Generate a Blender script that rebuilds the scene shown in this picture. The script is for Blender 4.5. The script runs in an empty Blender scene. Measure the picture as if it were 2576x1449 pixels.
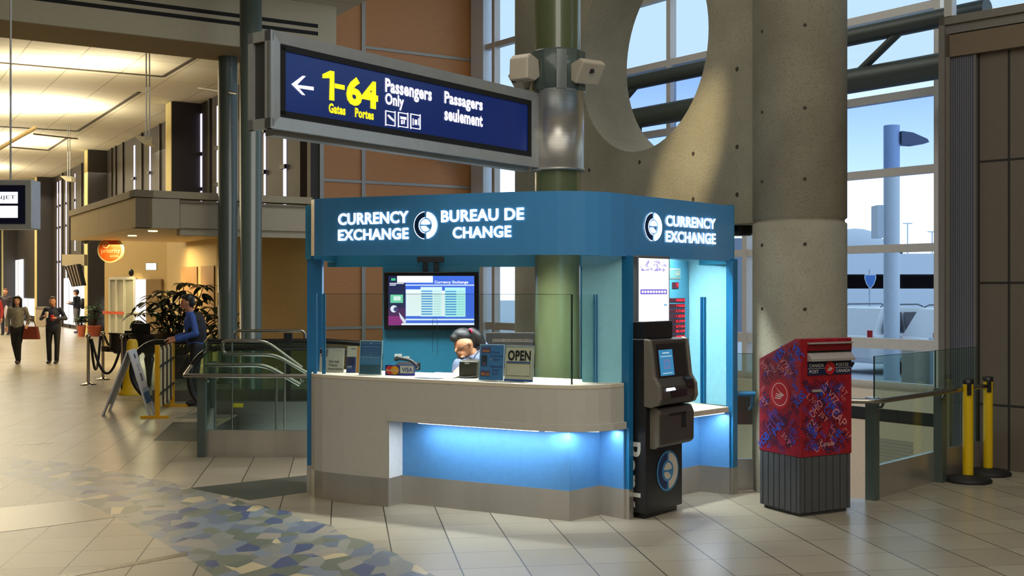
import bpy, bmesh, math, random
from mathutils import Vector, Matrix, Quaternion
random.seed(7)
sc = bpy.context.scene
col = sc.collection
V = Vector
pi = math.pi
# ------------------------------------------------------------------ camera, world, exposure
F, HC, CX, CY = 2800.0, 1.78, 1288.0, 724.5        # focal length and centre in pixels of the 2576x1449 frame
cam = bpy.data.cameras.new('camera'); camo = bpy.data.objects.new('camera', cam); col.objects.link(camo)
camo.location = (0, 0, HC); camo.rotation_euler = (pi/2, 0, 0)
cam.sensor_fit = 'HORIZONTAL'; cam.sensor_width = 36; cam.lens = F/2576*36; cam.clip_end = 500
sc.camera = camo
sc.view_settings.view_transform = 'Standard'; sc.view_settings.look = 'None'
sc.view_settings.gamma = 1; sc.view_settings.use_curve_mapping = False
sc.view_settings.exposure = 0.0
sc.cycles.use_denoising = True
sc.cycles.max_bounces = 6; sc.cycles.transparent_max_bounces = 24; sc.cycles.glossy_bounces = 4
sc.cycles.diffuse_bounces = 3; sc.cycles.sample_clamp_indirect = 4; sc.cycles.caustics_reflective = False
world = bpy.data.worlds.new('sky'); sc.world = world; world.use_nodes = True
_nt = world.node_tree; _bg = _nt.nodes['Background']
_tc = _nt.nodes.new('ShaderNodeTexCoord'); _sx = _nt.nodes.new('ShaderNodeSeparateXYZ'); _cr = _nt.nodes.new('ShaderNodeValToRGB')
_nt.links.new(_tc.outputs['Generated'], _sx.inputs[0]); _nt.links.new(_sx.outputs['Z'], _cr.inputs[0])
_cr.color_ramp.elements[0].position = 0.0; _cr.color_ramp.elements[0].color = (0.90, 0.96, 1.0, 1)
_cr.color_ramp.elements[1].position = 0.19; _cr.color_ramp.elements[1].color = (0.38, 0.49, 0.54, 1)
_e = _cr.color_ramp.elements.new(.09); _e.color = (.85, .92, .98, 1); _e = _cr.color_ramp.elements.new(1.0); _e.color = (.40, .50, .56, 1)
_nt.links.new(_cr.outputs[0], _bg.inputs['Color']); _bg.inputs['Strength'].default_value = 2.0

def area(loc, size, energy, color=(1, 1, 1), direc=(0, 0, -1), sy=None, spread=pi):
    l = bpy.data.lights.new('area_light', 'AREA'); l.energy = energy; l.color = color
    l.shape = 'RECTANGLE' if sy else 'SQUARE'; l.size = size; l.spread = spread
    if sy: l.size_y = sy
    o = bpy.data.objects.new('area_light', l); col.objects.link(o); o.location = loc
    o.rotation_euler = V(direc or (0, 0, -1)).to_track_quat('-Z', 'Y').to_euler(); return o
def spot(loc, to, energy, color, ang=60, blend=.5, r=.05):
    l = bpy.data.lights.new('spot_light', 'SPOT'); l.energy = energy; l.color = color
    l.spot_size = math.radians(ang); l.spot_blend = blend; l.shadow_soft_size = r
    o = bpy.data.objects.new('spot_light', l); col.objects.link(o); o.location = loc
    o.rotation_euler = (V(to)-V(loc)).to_track_quat('-Z', 'Y').to_euler(); return o
WARM = (1, .86, .64); NEUT = (1, .95, .85)
# hall frame: A runs down the hall, B across it
TH = math.radians(31.34); A = V((-math.sin(TH), math.cos(TH), 0)); B = V((math.cos(TH), math.sin(TH), 0))
# unseen broad area lights above the foreground, added as fill
area((-.3, 2.6, 9.0), 9.0, 430, NEUT)
area((0.5, -3.5, 8.4), 6.0, 520, NEUT, (-.05, .75, -.6))  # added fill tilted at the kiosk front
area((5.5, 3.0, 9.0), 4.0, 110, (.85, .92, 1.0))
area((-9.5, 10.0, 9.0), 6.0, 40, WARM)
area((-.5, 15.0, 8.9), 5.0, 330, NEUT)  # added fill over the well, brightens timber wall and mullions
# hall: uplights under the bright ceiling and broad unseen fill areas facing down along it
for k, (d, a, e) in enumerate(((-4.5, 8.0, 260), (-4.5, 15.0, 850), (-4.5, 24, 1200), (-5.0, 34, 1300), (-5.0, 44, 1300))):
    p = V((-3.73, 21.6, 0)) + B*d + A*a
    area((p.x, p.y, 6.1), 6.0, e*.9, (1, .90, .68), (0, 0, 1), sy=1.0)
    area((p.x, p.y, 6.2), 9.0, e*.58, (1, .90, .70), sy=9)

# ------------------------------------------------------------------ materials
def lin(c):
    return tuple(((x/255)/12.92 if x/255 <= .04045 else ((x/255+.055)/1.055)**2.4) for x in c)
_mats = {}
def M(name, rgb=(128, 128, 128), rough=.5, metal=0, spec=.5, coat=0, noise=0, nscale=20, bump=0, emis=None, es=1.0, stretch=None):
    if name in _mats: return _mats[name]
    m = bpy.data.materials.new(name); m.use_nodes = True; nt = m.node_tree; b = nt.nodes['Principled BSDF']
    c = lin(rgb)
    b.inputs['Base Color'].default_value = (*c, 1); b.inputs['Roughness'].default_value = rough
    b.inputs['Metallic'].default_value = metal; b.inputs['Specular IOR Level'].default_value = spec
    b.inputs['Coat Weight'].default_value = coat; b.inputs['Coat Roughness'].default_value = .04
    if emis: b.inputs['Emission Color'].default_value = (*lin(emis), 1); b.inputs['Emission Strength'].default_value = es
    tc = nt.nodes.new('ShaderNodeTexCoord'); mp = nt.nodes.new('ShaderNodeMapping')
    if stretch: mp.inputs['Scale'].default_value = stretch
    nz = nt.nodes.new('ShaderNodeTexNoise'); nz.inputs['Scale'].default_value = nscale; nz.inputs['Detail'].default_value = 4
    nt.links.new(tc.outputs['Object'], mp.inputs[0]); nt.links.new(mp.outputs[0], nz.inputs[0])
    amp = noise or .04
    mr = nt.nodes.new('ShaderNodeMapRange'); mr.inputs['To Min'].default_value = 1-amp; mr.inputs['To Max'].default_value = 1+amp
    mr.inputs['From Min'].default_value = .3; mr.inputs['From Max'].default_value = .7
    nt.links.new(nz.outputs[0], mr.inputs['Value'])
    mx = nt.nodes.new('ShaderNodeVectorMath'); mx.operation = 'SCALE'; mx.inputs[0].default_value = c
    nt.links.new(mr.outputs[0], mx.inputs['Scale']); nt.links.new(mx.outputs[0], b.inputs['Base Color'])
    if bump:
        bp = nt.nodes.new('ShaderNodeBump'); bp.inputs['Strength'].default_value = bump; bp.inputs['Distance'].default_value = .01
        nt.links.new(nz.outputs[0], bp.inputs['Height']); nt.links.new(bp.outputs[0], b.inputs['Normal'])
    _mats[name] = m; return m
def E(name, rgb, s=1.0):
    return M(name, tuple(int(x*.3) for x in rgb), .5, emis=rgb, es=s)
def GL(name, tint=(235, 245, 240), refl=1.0, rough=0.0):
    if name in _mats: return _mats[name]
    m = bpy.data.materials.new(name); m.use_nodes = True; nt = m.node_tree; nt.nodes.clear()
    o = nt.nodes.new('ShaderNodeOutputMaterial'); t = nt.nodes.new('ShaderNodeBsdfTransparent'); g = nt.nodes.new('ShaderNodeBsdfGlossy')
    f = nt.nodes.new('ShaderNodeLayerWeight'); f.inputs[0].default_value = .5
    pw_ = nt.nodes.new('ShaderNodeMath'); pw_.operation = 'POWER'; pw_.inputs[1].default_value = 4.5; nt.links.new(f.outputs['Facing'], pw_.inputs[0])
    mu = nt.nodes.new('ShaderNodeMath'); mu.operation = 'MULTIPLY_ADD'; mu.inputs[1].default_value = .5*refl; mu.inputs[2].default_value = .035*refl
    x = nt.nodes.new('ShaderNodeMixShader'); t.inputs[0].default_value = (*lin(tint), 1); g.inputs['Roughness'].default_value = rough
    nt.links.new(pw_.outputs[0], mu.inputs[0]); nt.links.new(mu.outputs[0], x.inputs[0]); nt.links.new(t.outputs[0], x.inputs[1]); nt.links.new(g.outputs[0], x.inputs[2])
    nt.links.new(x.outputs[0], o.inputs[0]); _mats[name] = m; return m

class NT:                                              # tiny node-expression helper
    def __init__(s, m): s.nt = m.node_tree
    def n(s, t, **k):
        x = s.nt.nodes.new(t)
        for a, b in k.items(): setattr(x, a, b)
        return x
    def put(s, i, v):
        if isinstance(v, bpy.types.NodeSocket): s.nt.links.new(v, i)
        else: i.default_value = v
    def m(s, op, a, b=0.0, c=None):
        x = s.n('ShaderNodeMath', operation=op); s.put(x.inputs[0], a); s.put(x.inputs[1], b)
        if c is not None: s.put(x.inputs[2], c)
        return x.outputs[0]
    def v(s, op, a, b): 
        x = s.n('ShaderNodeVectorMath', operation=op); s.put(x.inputs[0], a); s.put(x.inputs[1], b)
        return x.outputs['Value'] if op in ('DOT_PRODUCT', 'DISTANCE', 'LENGTH') else x.outputs[0]
    def mix(s, f, a, b):
        x = s.n('ShaderNodeMix', data_type='RGBA'); s.put(x.inputs[0], f); s.put(x.inputs[6], a); s.put(x.inputs[7], b); return x.outputs[2]
    def xyz(s, a, b, c=0.0):
        x = s.n('ShaderNodeCombineXYZ'); s.put(x.inputs[0], a); s.put(x.inputs[1], b); s.put(x.inputs[2], c); return x.outputs[0]
    def ramp(s, f, els, const=True):
        x = s.n('ShaderNodeValToRGB'); r = x.color_ramp
        if const: r.interpolation = 'CONSTANT'
        while len(r.elements) < len(els): r.elements.new(1)
        for e, (p, c) in zip(r.elements, els): e.position = p; e.color = (*lin(c), 1)
        s.put(x.inputs[0], f); return x.outputs[0]
    def line(s, u, w):                                 # 1 on the joint lines of a unit grid
        fr = s.m('FRACT', u); d = s.m('MINIMUM', fr, s.m('SUBTRACT', 1.0, fr)); return s.m('LESS_THAN', d, w)

def floor_mat():
    m = bpy.data.materials.new('terrazzo_floor_tile'); m.use_nodes = True; N = NT(m); b = m.node_tree.nodes['Principled BSDF']
    p = N.n('ShaderNodeNewGeometry').outputs['Position']
    p = N.v('MULTIPLY', p, (1, 1, 0))
    th = math.radians(8.7); a = (-math.sin(th), math.cos(th), 0); bb = (math.cos(th), math.sin(th), 0)
    u = N.m('DIVIDE', N.m('SUBTRACT', N.v('DOT_PRODUCT', p, bb), .333), .414)
    v = N.m('DIVIDE', N.m('SUBTRACT', N.v('DOT_PRODUCT', p, a), .092), .433)
    wn = N.n('ShaderNodeTexWhiteNoise', noise_dimensions='2D'); N.put(wn.inputs['Vector'], N.xyz(N.m('FLOOR', u), N.m('FLOOR', v)))
    tile = N.ramp(wn.outputs[0], [(0, (160, 149, 127)), (.5, (168, 158, 137)), (1, (152, 141, 120))], False)
    ns = N.n('ShaderNodeTexNoise'); ns.inputs['Scale'].default_value = 90; N.put(ns.inputs['Vector'], p)
    tile = N.mix(N.m('MULTIPLY', N.m('GREATER_THAN', ns.outputs[0], .58), .22), tile, (*lin((120, 110, 90)), 1))
    g = N.m('MAXIMUM', N.line(u, .011), N.m('MULTIPLY', N.line(v, .008), .8))
    tile = N.mix(g, tile, (*lin((70, 64, 54)), 1))
    # mosaic band between two arcs
    jit = N.n('ShaderNodeTexVoronoi'); jit.inputs['Scale'].default_value = 3.2; N.put(jit.inputs['Vector'], p)
    r1 = N.v('DISTANCE', p, (-12.011, .1846, 0)); r2 = N.v('DISTANCE', p, (-18.838, -3.758, 0))
    jj = N.m('MULTIPLY', N.m('SUBTRACT', jit.outputs['Distance'], .3), .12)
    mask = N.m('MULTIPLY', N.m('LESS_THAN', N.m('ADD', r1, jj), 13.41), N.m('GREATER_THAN', r2, 20.05))
    vo = N.n('ShaderNodeTexVoronoi'); vo.inputs['Scale'].default_value = 8.0; vo.inputs['Randomness'].default_value = 1
    N.put(vo.inputs['Vector'], N.v('MULTIPLY', p, (1, .62, 1)))
    sep = N.n('ShaderNodeSeparateColor'); N.put(sep.inputs[0], vo.outputs['Color'])
    mos = N.ramp(sep.outputs[0], [(0, (104, 112, 124)), (.12, (132, 132, 124)), (.26, (116, 118, 102)), (.38, (78, 88, 116)),
                 (.47, (140, 138, 128)), (.6, (190, 174, 136)), (.68, (122, 130, 138)), (.82, (104, 110, 96)), (.92, (150, 142, 128))])
    fr = N.m('GREATER_THAN', ns.outputs[0], .6)
    mos = N.mix(N.m('MULTIPLY', fr, .15), mos, (*lin((60, 60, 60)), 1))
    N.put(b.inputs["Base Color"], N.mix(mask, tile, mos))
    b.inputs['Roughness'].default_value = .29; b.inputs['Specular IOR Level'].default_value = .24
    return m
def concrete_mat():
    m = bpy.data.materials.new('cast_concrete'); m.use_nodes = True; N = NT(m); b = m.node_tree.nodes['Principled BSDF']
    p = N.n('ShaderNodeNewGeometry').outputs['Position']
    n1 = N.n('ShaderNodeTexNoise'); n1.inputs['Scale'].default_value = 1.6; n1.inputs['Detail'].default_value = 6; N.put(n1.inputs['Vector'], p)
    n2 = N.n('ShaderNodeTexNoise'); n2.inputs['Scale'].default_value = 60; N.put(n2.inputs['Vector'], p)
    vo = N.n('ShaderNodeTexVoronoi'); vo.inputs['Scale'].default_value = 16; N.put(vo.inputs['Vector'], p)
    c = N.ramp(n1.outputs[0], [(.3, (134, 128, 110)), (.7, (158, 152, 132))], False)
    c = N.mix(N.m('MULTIPLY', N.m('GREATER_THAN', n2.outputs[0], .58), .3), c, (*lin((110, 102, 86)), 1))
    c = N.mix(N.m('MULTIPLY', N.m('LESS_THAN', vo.outputs['Distance'], .075), .6), c, (*lin((60, 54, 44)), 1))
    N.put(b.inputs['Base Color'], c); b.inputs['Roughness'].default_value = .8
    bp = N.n('ShaderNodeBump'); bp.inputs['Strength'].default_value = .3; bp.inputs['Distance'].default_value = .01
    N.put(bp.inputs['Height'], n2.outputs[0]); N.put(b.inputs['Normal'], bp.outputs[0])
    return m
def grid_mat(name, rgb, joint, su, sv, w, du=A, dv=None, ou=0, ov=0, rough=.5, noise=.05, wv=None, wood=False):
    """a surface with a joint grid: su along du, sv along dv (dv None = height)"""
    m = bpy.data.materials.new(name); m.use_nodes = True; N = NT(m); b = m.node_tree.nodes['Principled BSDF']
    p = N.n('ShaderNodeNewGeometry').outputs['Position']
    u = N.m('DIVIDE', N.m('SUBTRACT', N.v('DOT_PRODUCT', p, tuple(du)), ou), su)
    v = N.m('DIVIDE', N.m('SUBTRACT', N.v('DOT_PRODUCT', p, tuple(dv) if dv else (0, 0, 1)), ov), sv)
    g = N.m('MAXIMUM', N.line(u, w/su), N.line(v, (wv if wv is not None else w)/sv))
    nz = N.n('ShaderNodeTexNoise'); nz.inputs['Scale'].default_value = 6; nz.inputs['Detail'].default_value = 5
    N.put(nz.inputs['Vector'], N.v('MULTIPLY', p, (1, 1, 14) if wood else (3, 3, 3)))
    k = 1+noise*2
    c = N.mix(nz.outputs[0], (*[x/k for x in lin(rgb)], 1), (*[min(1, x*k) for x in lin(rgb)], 1))
    N.put(b.inputs['Base Color'], N.mix(g, c, (*lin(joint), 1))); b.inputs['Roughness'].default_value = rough
    return m

# ------------------------------------------------------------------ mesh helpers
class Pl:                                              # vertical plane: origin, direction (degrees from +X), faces the camera side
    def __init__(s, o, deg=None, to=None):
        s.o = V((o[0], o[1], 0))
        s.u = (V((to[0], to[1], 0))-s.o).normalized() if to else V((math.cos(math.radians(deg)), math.sin(math.radians(deg)), 0))
        s.n = V((s.u.y, -s.u.x, 0))
    def at(s, px, py):
        q = (px-CX)/F; t = (q*s.o.y-s.o.x)/(s.u.x-q*s.u.y); Y = s.o.y+t*s.u.y
        return t, HC-(py-CY)*Y/F
    def t(s, px): return s.at(px, CY)[0]
    def w(s, t, z, d=0): p = s.o+s.u*t+s.n*d; return V((p.x, p.y, z))
def G(px, py, z=0):
    Y = F*(HC-z)/(py-CY); return V(((px-CX)/F*Y, Y, z))
def P(px, py, Y): return V(((px-CX)*Y/F, Y, HC-(py-CY)*Y/F))
WL = {}
_txt = {}
def text_geo(s, bold):
    k = (s, bold)
    if k in _txt: return _txt[k]
    c = bpy.data.curves.new('t', 'FONT'); c.body = s; c.offset = bold; c.resolution_u = 3; c.size = 1; c.space_character = 1.0+bold*1.6
    o = bpy.data.objects.new('t', c); col.objects.link(o); bpy.context.view_layer.update()
    me = bpy.data.meshes.new_from_object(o.evaluated_get(bpy.context.evaluated_depsgraph_get()))
    vs = [v.co.copy() for v in me.vertices]; fs = [tuple(p.vertices) for p in me.polygons]
    x0 = min(v.x for v in vs); x1 = max(v.x for v in vs); y0 = min(v.y for v in vs); y1 = max(v.y for v in vs)
    vs = [((v.x-x0)/(x1-x0), (v.y-y0)/(y1-y0)) for v in vs]
    bpy.data.objects.remove(o); bpy.data.curves.remove(c); bpy.data.meshes.remove(me)
    _txt[k] = (vs, fs, (x1-x0)/(y1-y0)); return _txt[k]
class MB:
    def __init__(s): s.v = []; s.f = []; s.m = []; s.sm = []
    def add(s, vs, fs, mi=0, smooth=False):
        k = len(s.v); s.v += [V(x) for x in vs]
        for f in fs: s.f.append(tuple(i+k for i in f)); s.m.append(mi); s.sm.append(smooth)
        return s
    def poly(s, pts, mi=0): return s.add(pts, [tuple(range(len(pts)))], mi)
    def ob(s, p, a, b, c, mi=0):
        p, a, b, c = V(p), V(a), V(b), V(c)
        vs = [p, p+a, p+a+b, p+b, p+c, p+a+c, p+a+b+c, p+b+c]
        fs = [(0, 3, 2, 1), (4, 5, 6, 7), (0, 1, 5, 4), (1, 2, 6, 5), (2, 3, 7, 6), (3, 0, 4, 7)]
        if a.cross(b).dot(c) < 0: fs = [f[::-1] for f in fs]
        return s.add(vs, fs, mi)
    def box(s, c, sz, deg=0, mi=0):
        u = V((math.cos(math.radians(deg)), math.sin(math.radians(deg)), 0)); w = V((-u.y, u.x, 0))
        return s.ob(V(c)-u*sz[0]/2-w*sz[1]/2-V((0, 0, sz[2]/2)), u*sz[0], w*sz[1], V((0, 0, sz[2])), mi)
    def pb(s, pl, t0, t1, z0, z1, d0, d1, mi=0):
        return s.ob(pl.w(t0, z0, d0), pl.u*(t1-t0), pl.n*(d1-d0), V((0, 0, z1-z0)), mi)
    def prism(s, pts, z0, z1, mi=0):
        pts = [(p[0], p[1]) for p in pts]
        ar = sum(pts[i-1][0]*pts[i][1]-pts[i][0]*pts[i-1][1] for i in range(len(pts)))
        if ar < 0: pts = pts[::-1]
        n = len(pts); vs = [V((x, y, z0)) for x, y in pts]+[V((x, y, z1)) for x, y in pts]
        return s.add(vs, [tuple(range(n))[::-1], tuple(range(n, 2*n))]+[(i, (i+1) % n, (i+1) % n+n, i+n) for i in range(n)], mi)
    def strip(s, pts, z0, z1, th, mi=0, zt=None):
        """thin wall along a polyline; thickness th to its left; z1 may be a list"""
        P2 = [V((p[0], p[1], 0)) for p in pts]; n = len(P2); off = []
        for i in range(n):
            a = (P2[i]-P2[i-1]).normalized() if i else None; b = (P2[i+1]-P2[i]).normalized() if i < n-1 else None
            if a is None: a = b
            if b is None: b = a
            na = V((-a.y, a.x, 0)); nb = V((-b.y, b.x, 0)); k = na+nb; k = k/ max(.35, k.length_squared/2) 
            off.append(P2[i]+k*th)
        zz0 = z0 if isinstance(z0, (list, tuple)) else [z0]*n; zz1 = z1 if isinstance(z1, (list, tuple)) else [z1]*n
        vs = []
        for i in range(n):
            for q, z in ((P2[i], zz0[i]), (P2[i], zz1[i]), (off[i], zz1[i]), (off[i], zz0[i])): vs.append(V((q.x, q.y, z)))
        fs = [(0, 1, 2, 3), tuple(4*(n-1)+i for i in (3, 2, 1, 0))]
        for i in range(n-1):
            for j in range(4):
                a = 4*i+j; b = 4*i+(j+1) % 4; fs.append((a, a+4, b+4, b))
        return s.add(vs, fs, mi)
    def tube(s, path, r, n=8, mi=0, closed=False, cap=True):
        path = [V(p) for p in path]; rr = r if isinstance(r, (list, tuple)) else [r]*len(path)
        N_ = len(path); vs = []; fs = []; ref = None
        for i, p in enumerate(path):
            t = (path[min(i+1, N_-1)]-path[max(i-1, 0)]).normalized() if not closed else (path[(i+1) % N_]-path[i-1]).normalized()
            if ref is None: ref = t.orthogonal().normalized()
            ref = (ref-t*ref.dot(t)).normalized(); w = t.cross(ref)
            for k in range(n): a = 2*pi*k/n; vs.append(p+(ref*math.cos(a)+w*math.sin(a))*rr[i])
        for i in range(N_ if closed else N_-1):
            for k in range(n):
                a = i*n+k; b = i*n+(k+1) % n; c = ((i+1) % N_)*n; fs.append((a, b, c+(k+1) % n, c+k))
        s.add(vs, fs, mi, True)
        if cap and not closed: s.add(vs[:n], [tuple(range(n))[::-1]], mi); s.add(vs[-n:], [tuple(range(n))], mi)
        return s
    def cyl(s, p0, p1, r, n=20, mi=0): return s.tube([p0, p1], r, n, mi)
    def lathe(s, c, prof, n=24, mi=0):
        c = V(c); vs = []; fs = []; m = len(prof)
        for k in range(n):
            a = 2*pi*k/n
            for r, z in prof: vs.append(c+V((r*math.cos(a), r*math.sin(a), z)))
        for k in range(n):
            for j in range(m-1): a = k*m+j; b = ((k+1) % n)*m+j; fs.append((a, b, b+1, a+1))
        s.add(vs, fs, mi, True)
        if prof[0][0] > 1e-5: s.add([vs[k*m] for k in range(n)], [tuple(range(n))[::-1]], mi)
        if prof[-1][0] > 1e-5: s.add([vs[k*m+m-1] for k in range(n)], [tuple(range(n))], mi)
        return s
    def ell(s, c, r, n=12, mi=0, rot=None):
        c = V(c); R = rot or Matrix.Identity(3); vs = []; fs = []; m = n//2+1
        for j in range(m+1):
            ph = pi*j/m
            for k in range(n):
                a = 2*pi*k/n; vs.append(c+R @ V((r[0]*math.sin(ph)*math.cos(a), r[1]*math.sin(ph)*math.sin(a), r[2]*math.cos(ph))))
        for j in range(m):
            for k in range(n): a = j*n+k; b = j*n+(k+1) % n; fs.append((a, a+n, b+n, b))
        return s.add(vs, fs, mi, True)
    def text(s, pl, st, t0, t1, z0, z1, d=.004, bold=0.0, mi=0, rot=0, wf=1, f=None):
        """lettering on a plane; keeps proportions if t1 is None"""
        vs, fs, asp = text_geo(st, bold)
        h = z1-z0; w = (t1-t0) if t1 is not None else h*asp*wf
        ca, sa = math.cos(rot), math.sin(rot); out = []
        for x, y in vs:
            X, Y = x*w, y*h
            if rot: X, Y = (X-w/2)*ca-(Y-h/2)*sa+w/2, (X-w/2)*sa+(Y-h/2)*ca+h/2
            out.append(f(t0+X, z0+Y, d) if f else pl.w(t0+X, z0+Y, d))
        return s.add(out, fs, mi)
    def pixrect(s, pl, x0, y0, x1, y1, d0, d1, mi=0):
        t0, za = pl.at(x0, y0); t1, zb = pl.at(x1, y1); return s.pb(pl, t0, t1, min(za, zb), max(za, zb), d0, d1, mi)
    def build(s, name, mats, parent=None, loc=None, bevel=0, label=None, smooth=None):
        mats = mats if isinstance(mats, (list, tuple)) else [mats]
        if parent is not None: off = WL[parent]
        elif loc is not None: off = V(loc)
        else:
            xs = [v.x for v in s.v]; ys = [v.y for v in s.v]; off = V(((min(xs)+max(xs))/2, (min(ys)+max(ys))/2, min(v.z for v in s.v)))
        me = bpy.data.meshes.new(name); me.from_pydata([v-off for v in s.v], [], s.f)
        for m in mats: me.materials.append(m)
        for p, mi, sm in zip(me.polygons, s.m, s.sm): p.material_index = mi; p.use_smooth = sm
        me.update(); o = bpy.data.objects.new(name, me); col.objects.link(o)
        if parent is not None: o.parent = parent
        else: o.location = off
        WL[o] = off
        if bevel:
            b = o.modifiers.new('bevel', 'BEVEL'); b.width = bevel; b.segments = 2; b.limit_method = 'ANGLE'; b.angle_limit = .6
        if label: o['label'] = label
        return o
def tag(o, label=None, cat=None, group=None, kind=None):
    if label: o['label'] = label
    if cat: o['category'] = cat
    if group: o['group'] = group
    if kind: o['kind'] = kind
    return o
def T(name, loc, label, cat, group=None, kind=None):
    o = bpy.data.objects.new(name, None); col.objects.link(o); o.location = V(loc); o.empty_display_size = .1
    WL[o] = V(loc); return tag(o, label, cat, group, kind)
def S(name, mb, mats, bevel=0): return tag(mb.build(name, mats, bevel=bevel), kind='structure')
def dup(root, loc, label=None):
    r = root.copy(); col.objects.link(r); d = V(loc)-root.location; r.location = V(loc); WL[r] = V(loc)
    if label: r['label'] = label
    def rec(a, b):
        for ch in [c for c in bpy.data.objects if c.parent == a]:
            c = ch.copy(); col.objects.link(c); c.parent = b; rec(ch, c)
    rec(root, r); return r
def arc(c, r, a0, a1, n=8): return [(c[0]+r*math.cos(math.radians(a0+(a1-a0)*i/n)), c[1]+r*math.sin(math.radians(a0+(a1-a0)*i/n))) for i in range(n+1)]
def rounded(pts, r, n=5):
    """round the inner corners of a 3-D polyline"""
    pts = [V(p) for p in pts]; out = [pts[0]]
    for i in range(1, len(pts)-1):
        a, b, c = pts[i-1], pts[i], pts[i+1]; ra = min(r, (a-b).length*.45, (c-b).length*.45)
        p = b+(a-b).normalized()*ra; q = b+(c-b).normalized()*ra
        for k in range(n+1): t = k/n; out.append(p*(1-t)**2+b*2*t*(1-t)+q*t*t)
    out.append(pts[-1]); return out
# ------------------------------------------------------------------ shared materials
m_floor = floor_mat(); m_conc = concrete_mat()
m_steel = M('brushed_steel', (176, 172, 164), .34, .75, noise=.08, nscale=3, stretch=(1, 1, 40))
m_steel2 = M('satin_rail_steel', (170, 166, 158), .28, 1)
m_alu = M('aluminium_frame', (176, 178, 176), .4, .45, noise=.05, nscale=8)
m_mull = M('window_mullion_grey', (196, 192, 186), .5, .1)
m_dgreen = M('dark_green_painted_steel', (76, 88, 82), .35, 0, coat=.4)
m_pole = M('green_painted_pole', (88, 96, 64), .3, 0, coat=.5)
m_truss = M('grey_green_truss_paint', (50, 58, 54), .5)
m_cream = M('cream_wall_paint', (196, 186, 158), .8, noise=.03)
m_soffit = M('tan_soffit_paint', (150, 132, 98), .8)
m_black = M('black_gap', (12, 12, 12), .7)
m_dark = M('near_black_plastic', (26, 26, 28), .4)
m_white = M('white_plastic', (225, 222, 212), .4)
m_glass = GL('clear_glass', (248, 252, 250)); m_win = GL('window_glass_clear', (240, 246, 255), .5)
m_wintint = GL('window_glass_blue_tint', (206, 222, 250), .5)
m_railglass = GL('railing_glass_green_tint', (228, 240, 234), 1.2)
m_edge = M('glass_edge_dark', (44, 62, 60), .2)

# ------------------------------------------------------------------ floor
WELL = [(3.044, 9.377), (2.02, 9.80), (1.75, 10.25), (.95, 11.15), (-2.1, 11.45), (-2.16, 11.74), (-3.30, 11.80), (-3.78, 14.0), (-3.95, 18.6), (4.40, 18.6), (6.24, 16.2), (4.45, 11.0)]
mb = MB()
bm = bmesh.new()
outer = [(-60, -9), (14, -9), (14, 15), (6.4, 16.4), (-12, 80), (-60, 80)]
import mathutils
from mathutils.geometry import delaunay_2d_cdt
pts = [V(p) for p in outer]+[V(p) for p in WELL]; n0 = len(outer)
edges = [(i, (i+1) % n0) for i in range(n0)]+[(n0+i, n0+(i+1) % len(WELL)) for i in range(len(WELL))]
vv, ee, ff, _, _, _ = delaunay_2d_cdt(pts, edges, [], 1, 1e-5)
def inside(p, poly):
    c = False
    for i in range(len(poly)):
        (x0, y0), (x1, y1) = poly[i-1], poly[i]
        if (y0 > p[1]) != (y1 > p[1]) and p[0] < (x1-x0)*(p[1]-y0)/(y1-y0)+x0: c = not c
    return c
fl = [f for f in ff if not inside((sum(vv[i].x for i in f)/3, sum(vv[i].y for i in f)/3), WELL)]
mb.add([V((v.x, v.y, 0)) for v in vv], [tuple(f) if (vv[f[1]]-vv[f[0]]).cross(vv[f[2]]-vv[f[0]]) > 0 else tuple(f)[::-1] for f in fl])
S('floor', mb, m_floor)
mb = MB(); mb.strip(WELL+[WELL[0]], -.5, -.002, .02)
S('trim_1', mb, M('floor_slab_edge', (70, 66, 60), .8))
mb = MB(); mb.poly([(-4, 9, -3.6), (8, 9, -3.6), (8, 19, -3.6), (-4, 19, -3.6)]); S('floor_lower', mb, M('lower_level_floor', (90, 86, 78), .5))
# darker stone inlays of the floor
def inlay(pts, rgb, nm, z=.0015, rough=.25):
    mb = MB(); mb.add([V((p[0], p[1], z)) for p in pts], [tuple(range(len(pts)))]); o = mb.build('floor_inlay', M(nm, rgb, rough, noise=.12, nscale=60)); tag(o, kind='structure')
inlay([(-2.86, 9.9), (-2.20, 9.33), (-1.62, 9.86), (-1.72, 10.75)], (78, 80, 72), 'dark_green_stone')
inlay([(-4.14, 9.0), (-3.67, 9.31), (-3.08, 8.65), (-3.43, 8.34), (-4.4, 7.6), (-5.2, 8.2)], (112, 100, 78), 'brown_stone')
inlay([(-3.15, 6.55), (-3.10, 6.48), (-2.16, 7.41), (-2.19, 7.50)], (104, 94, 74), 'brown_stone_line')
inlay([(-5.65, 12.60), (-5.28, 12.74), (-5.28, 12.83), (-5.65, 12.70)], (110, 100, 78), 'brown_stone_line')
mb = MB()
inlay([(-3.60, 12.93), (-4.19, 13.0), (-4.50, 14.77), (-3.9, 14.77), (-3.78, 14.0)], (78, 74, 64), 'metal_grate_mat', .002, .5)
inlay([(-4.62, 15.2), (-4.2, 17.9), (-3.96, 17.9), (-3.9, 15.2)], (120, 118, 108), 'escalator_landing_plate', .003, .35)

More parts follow.
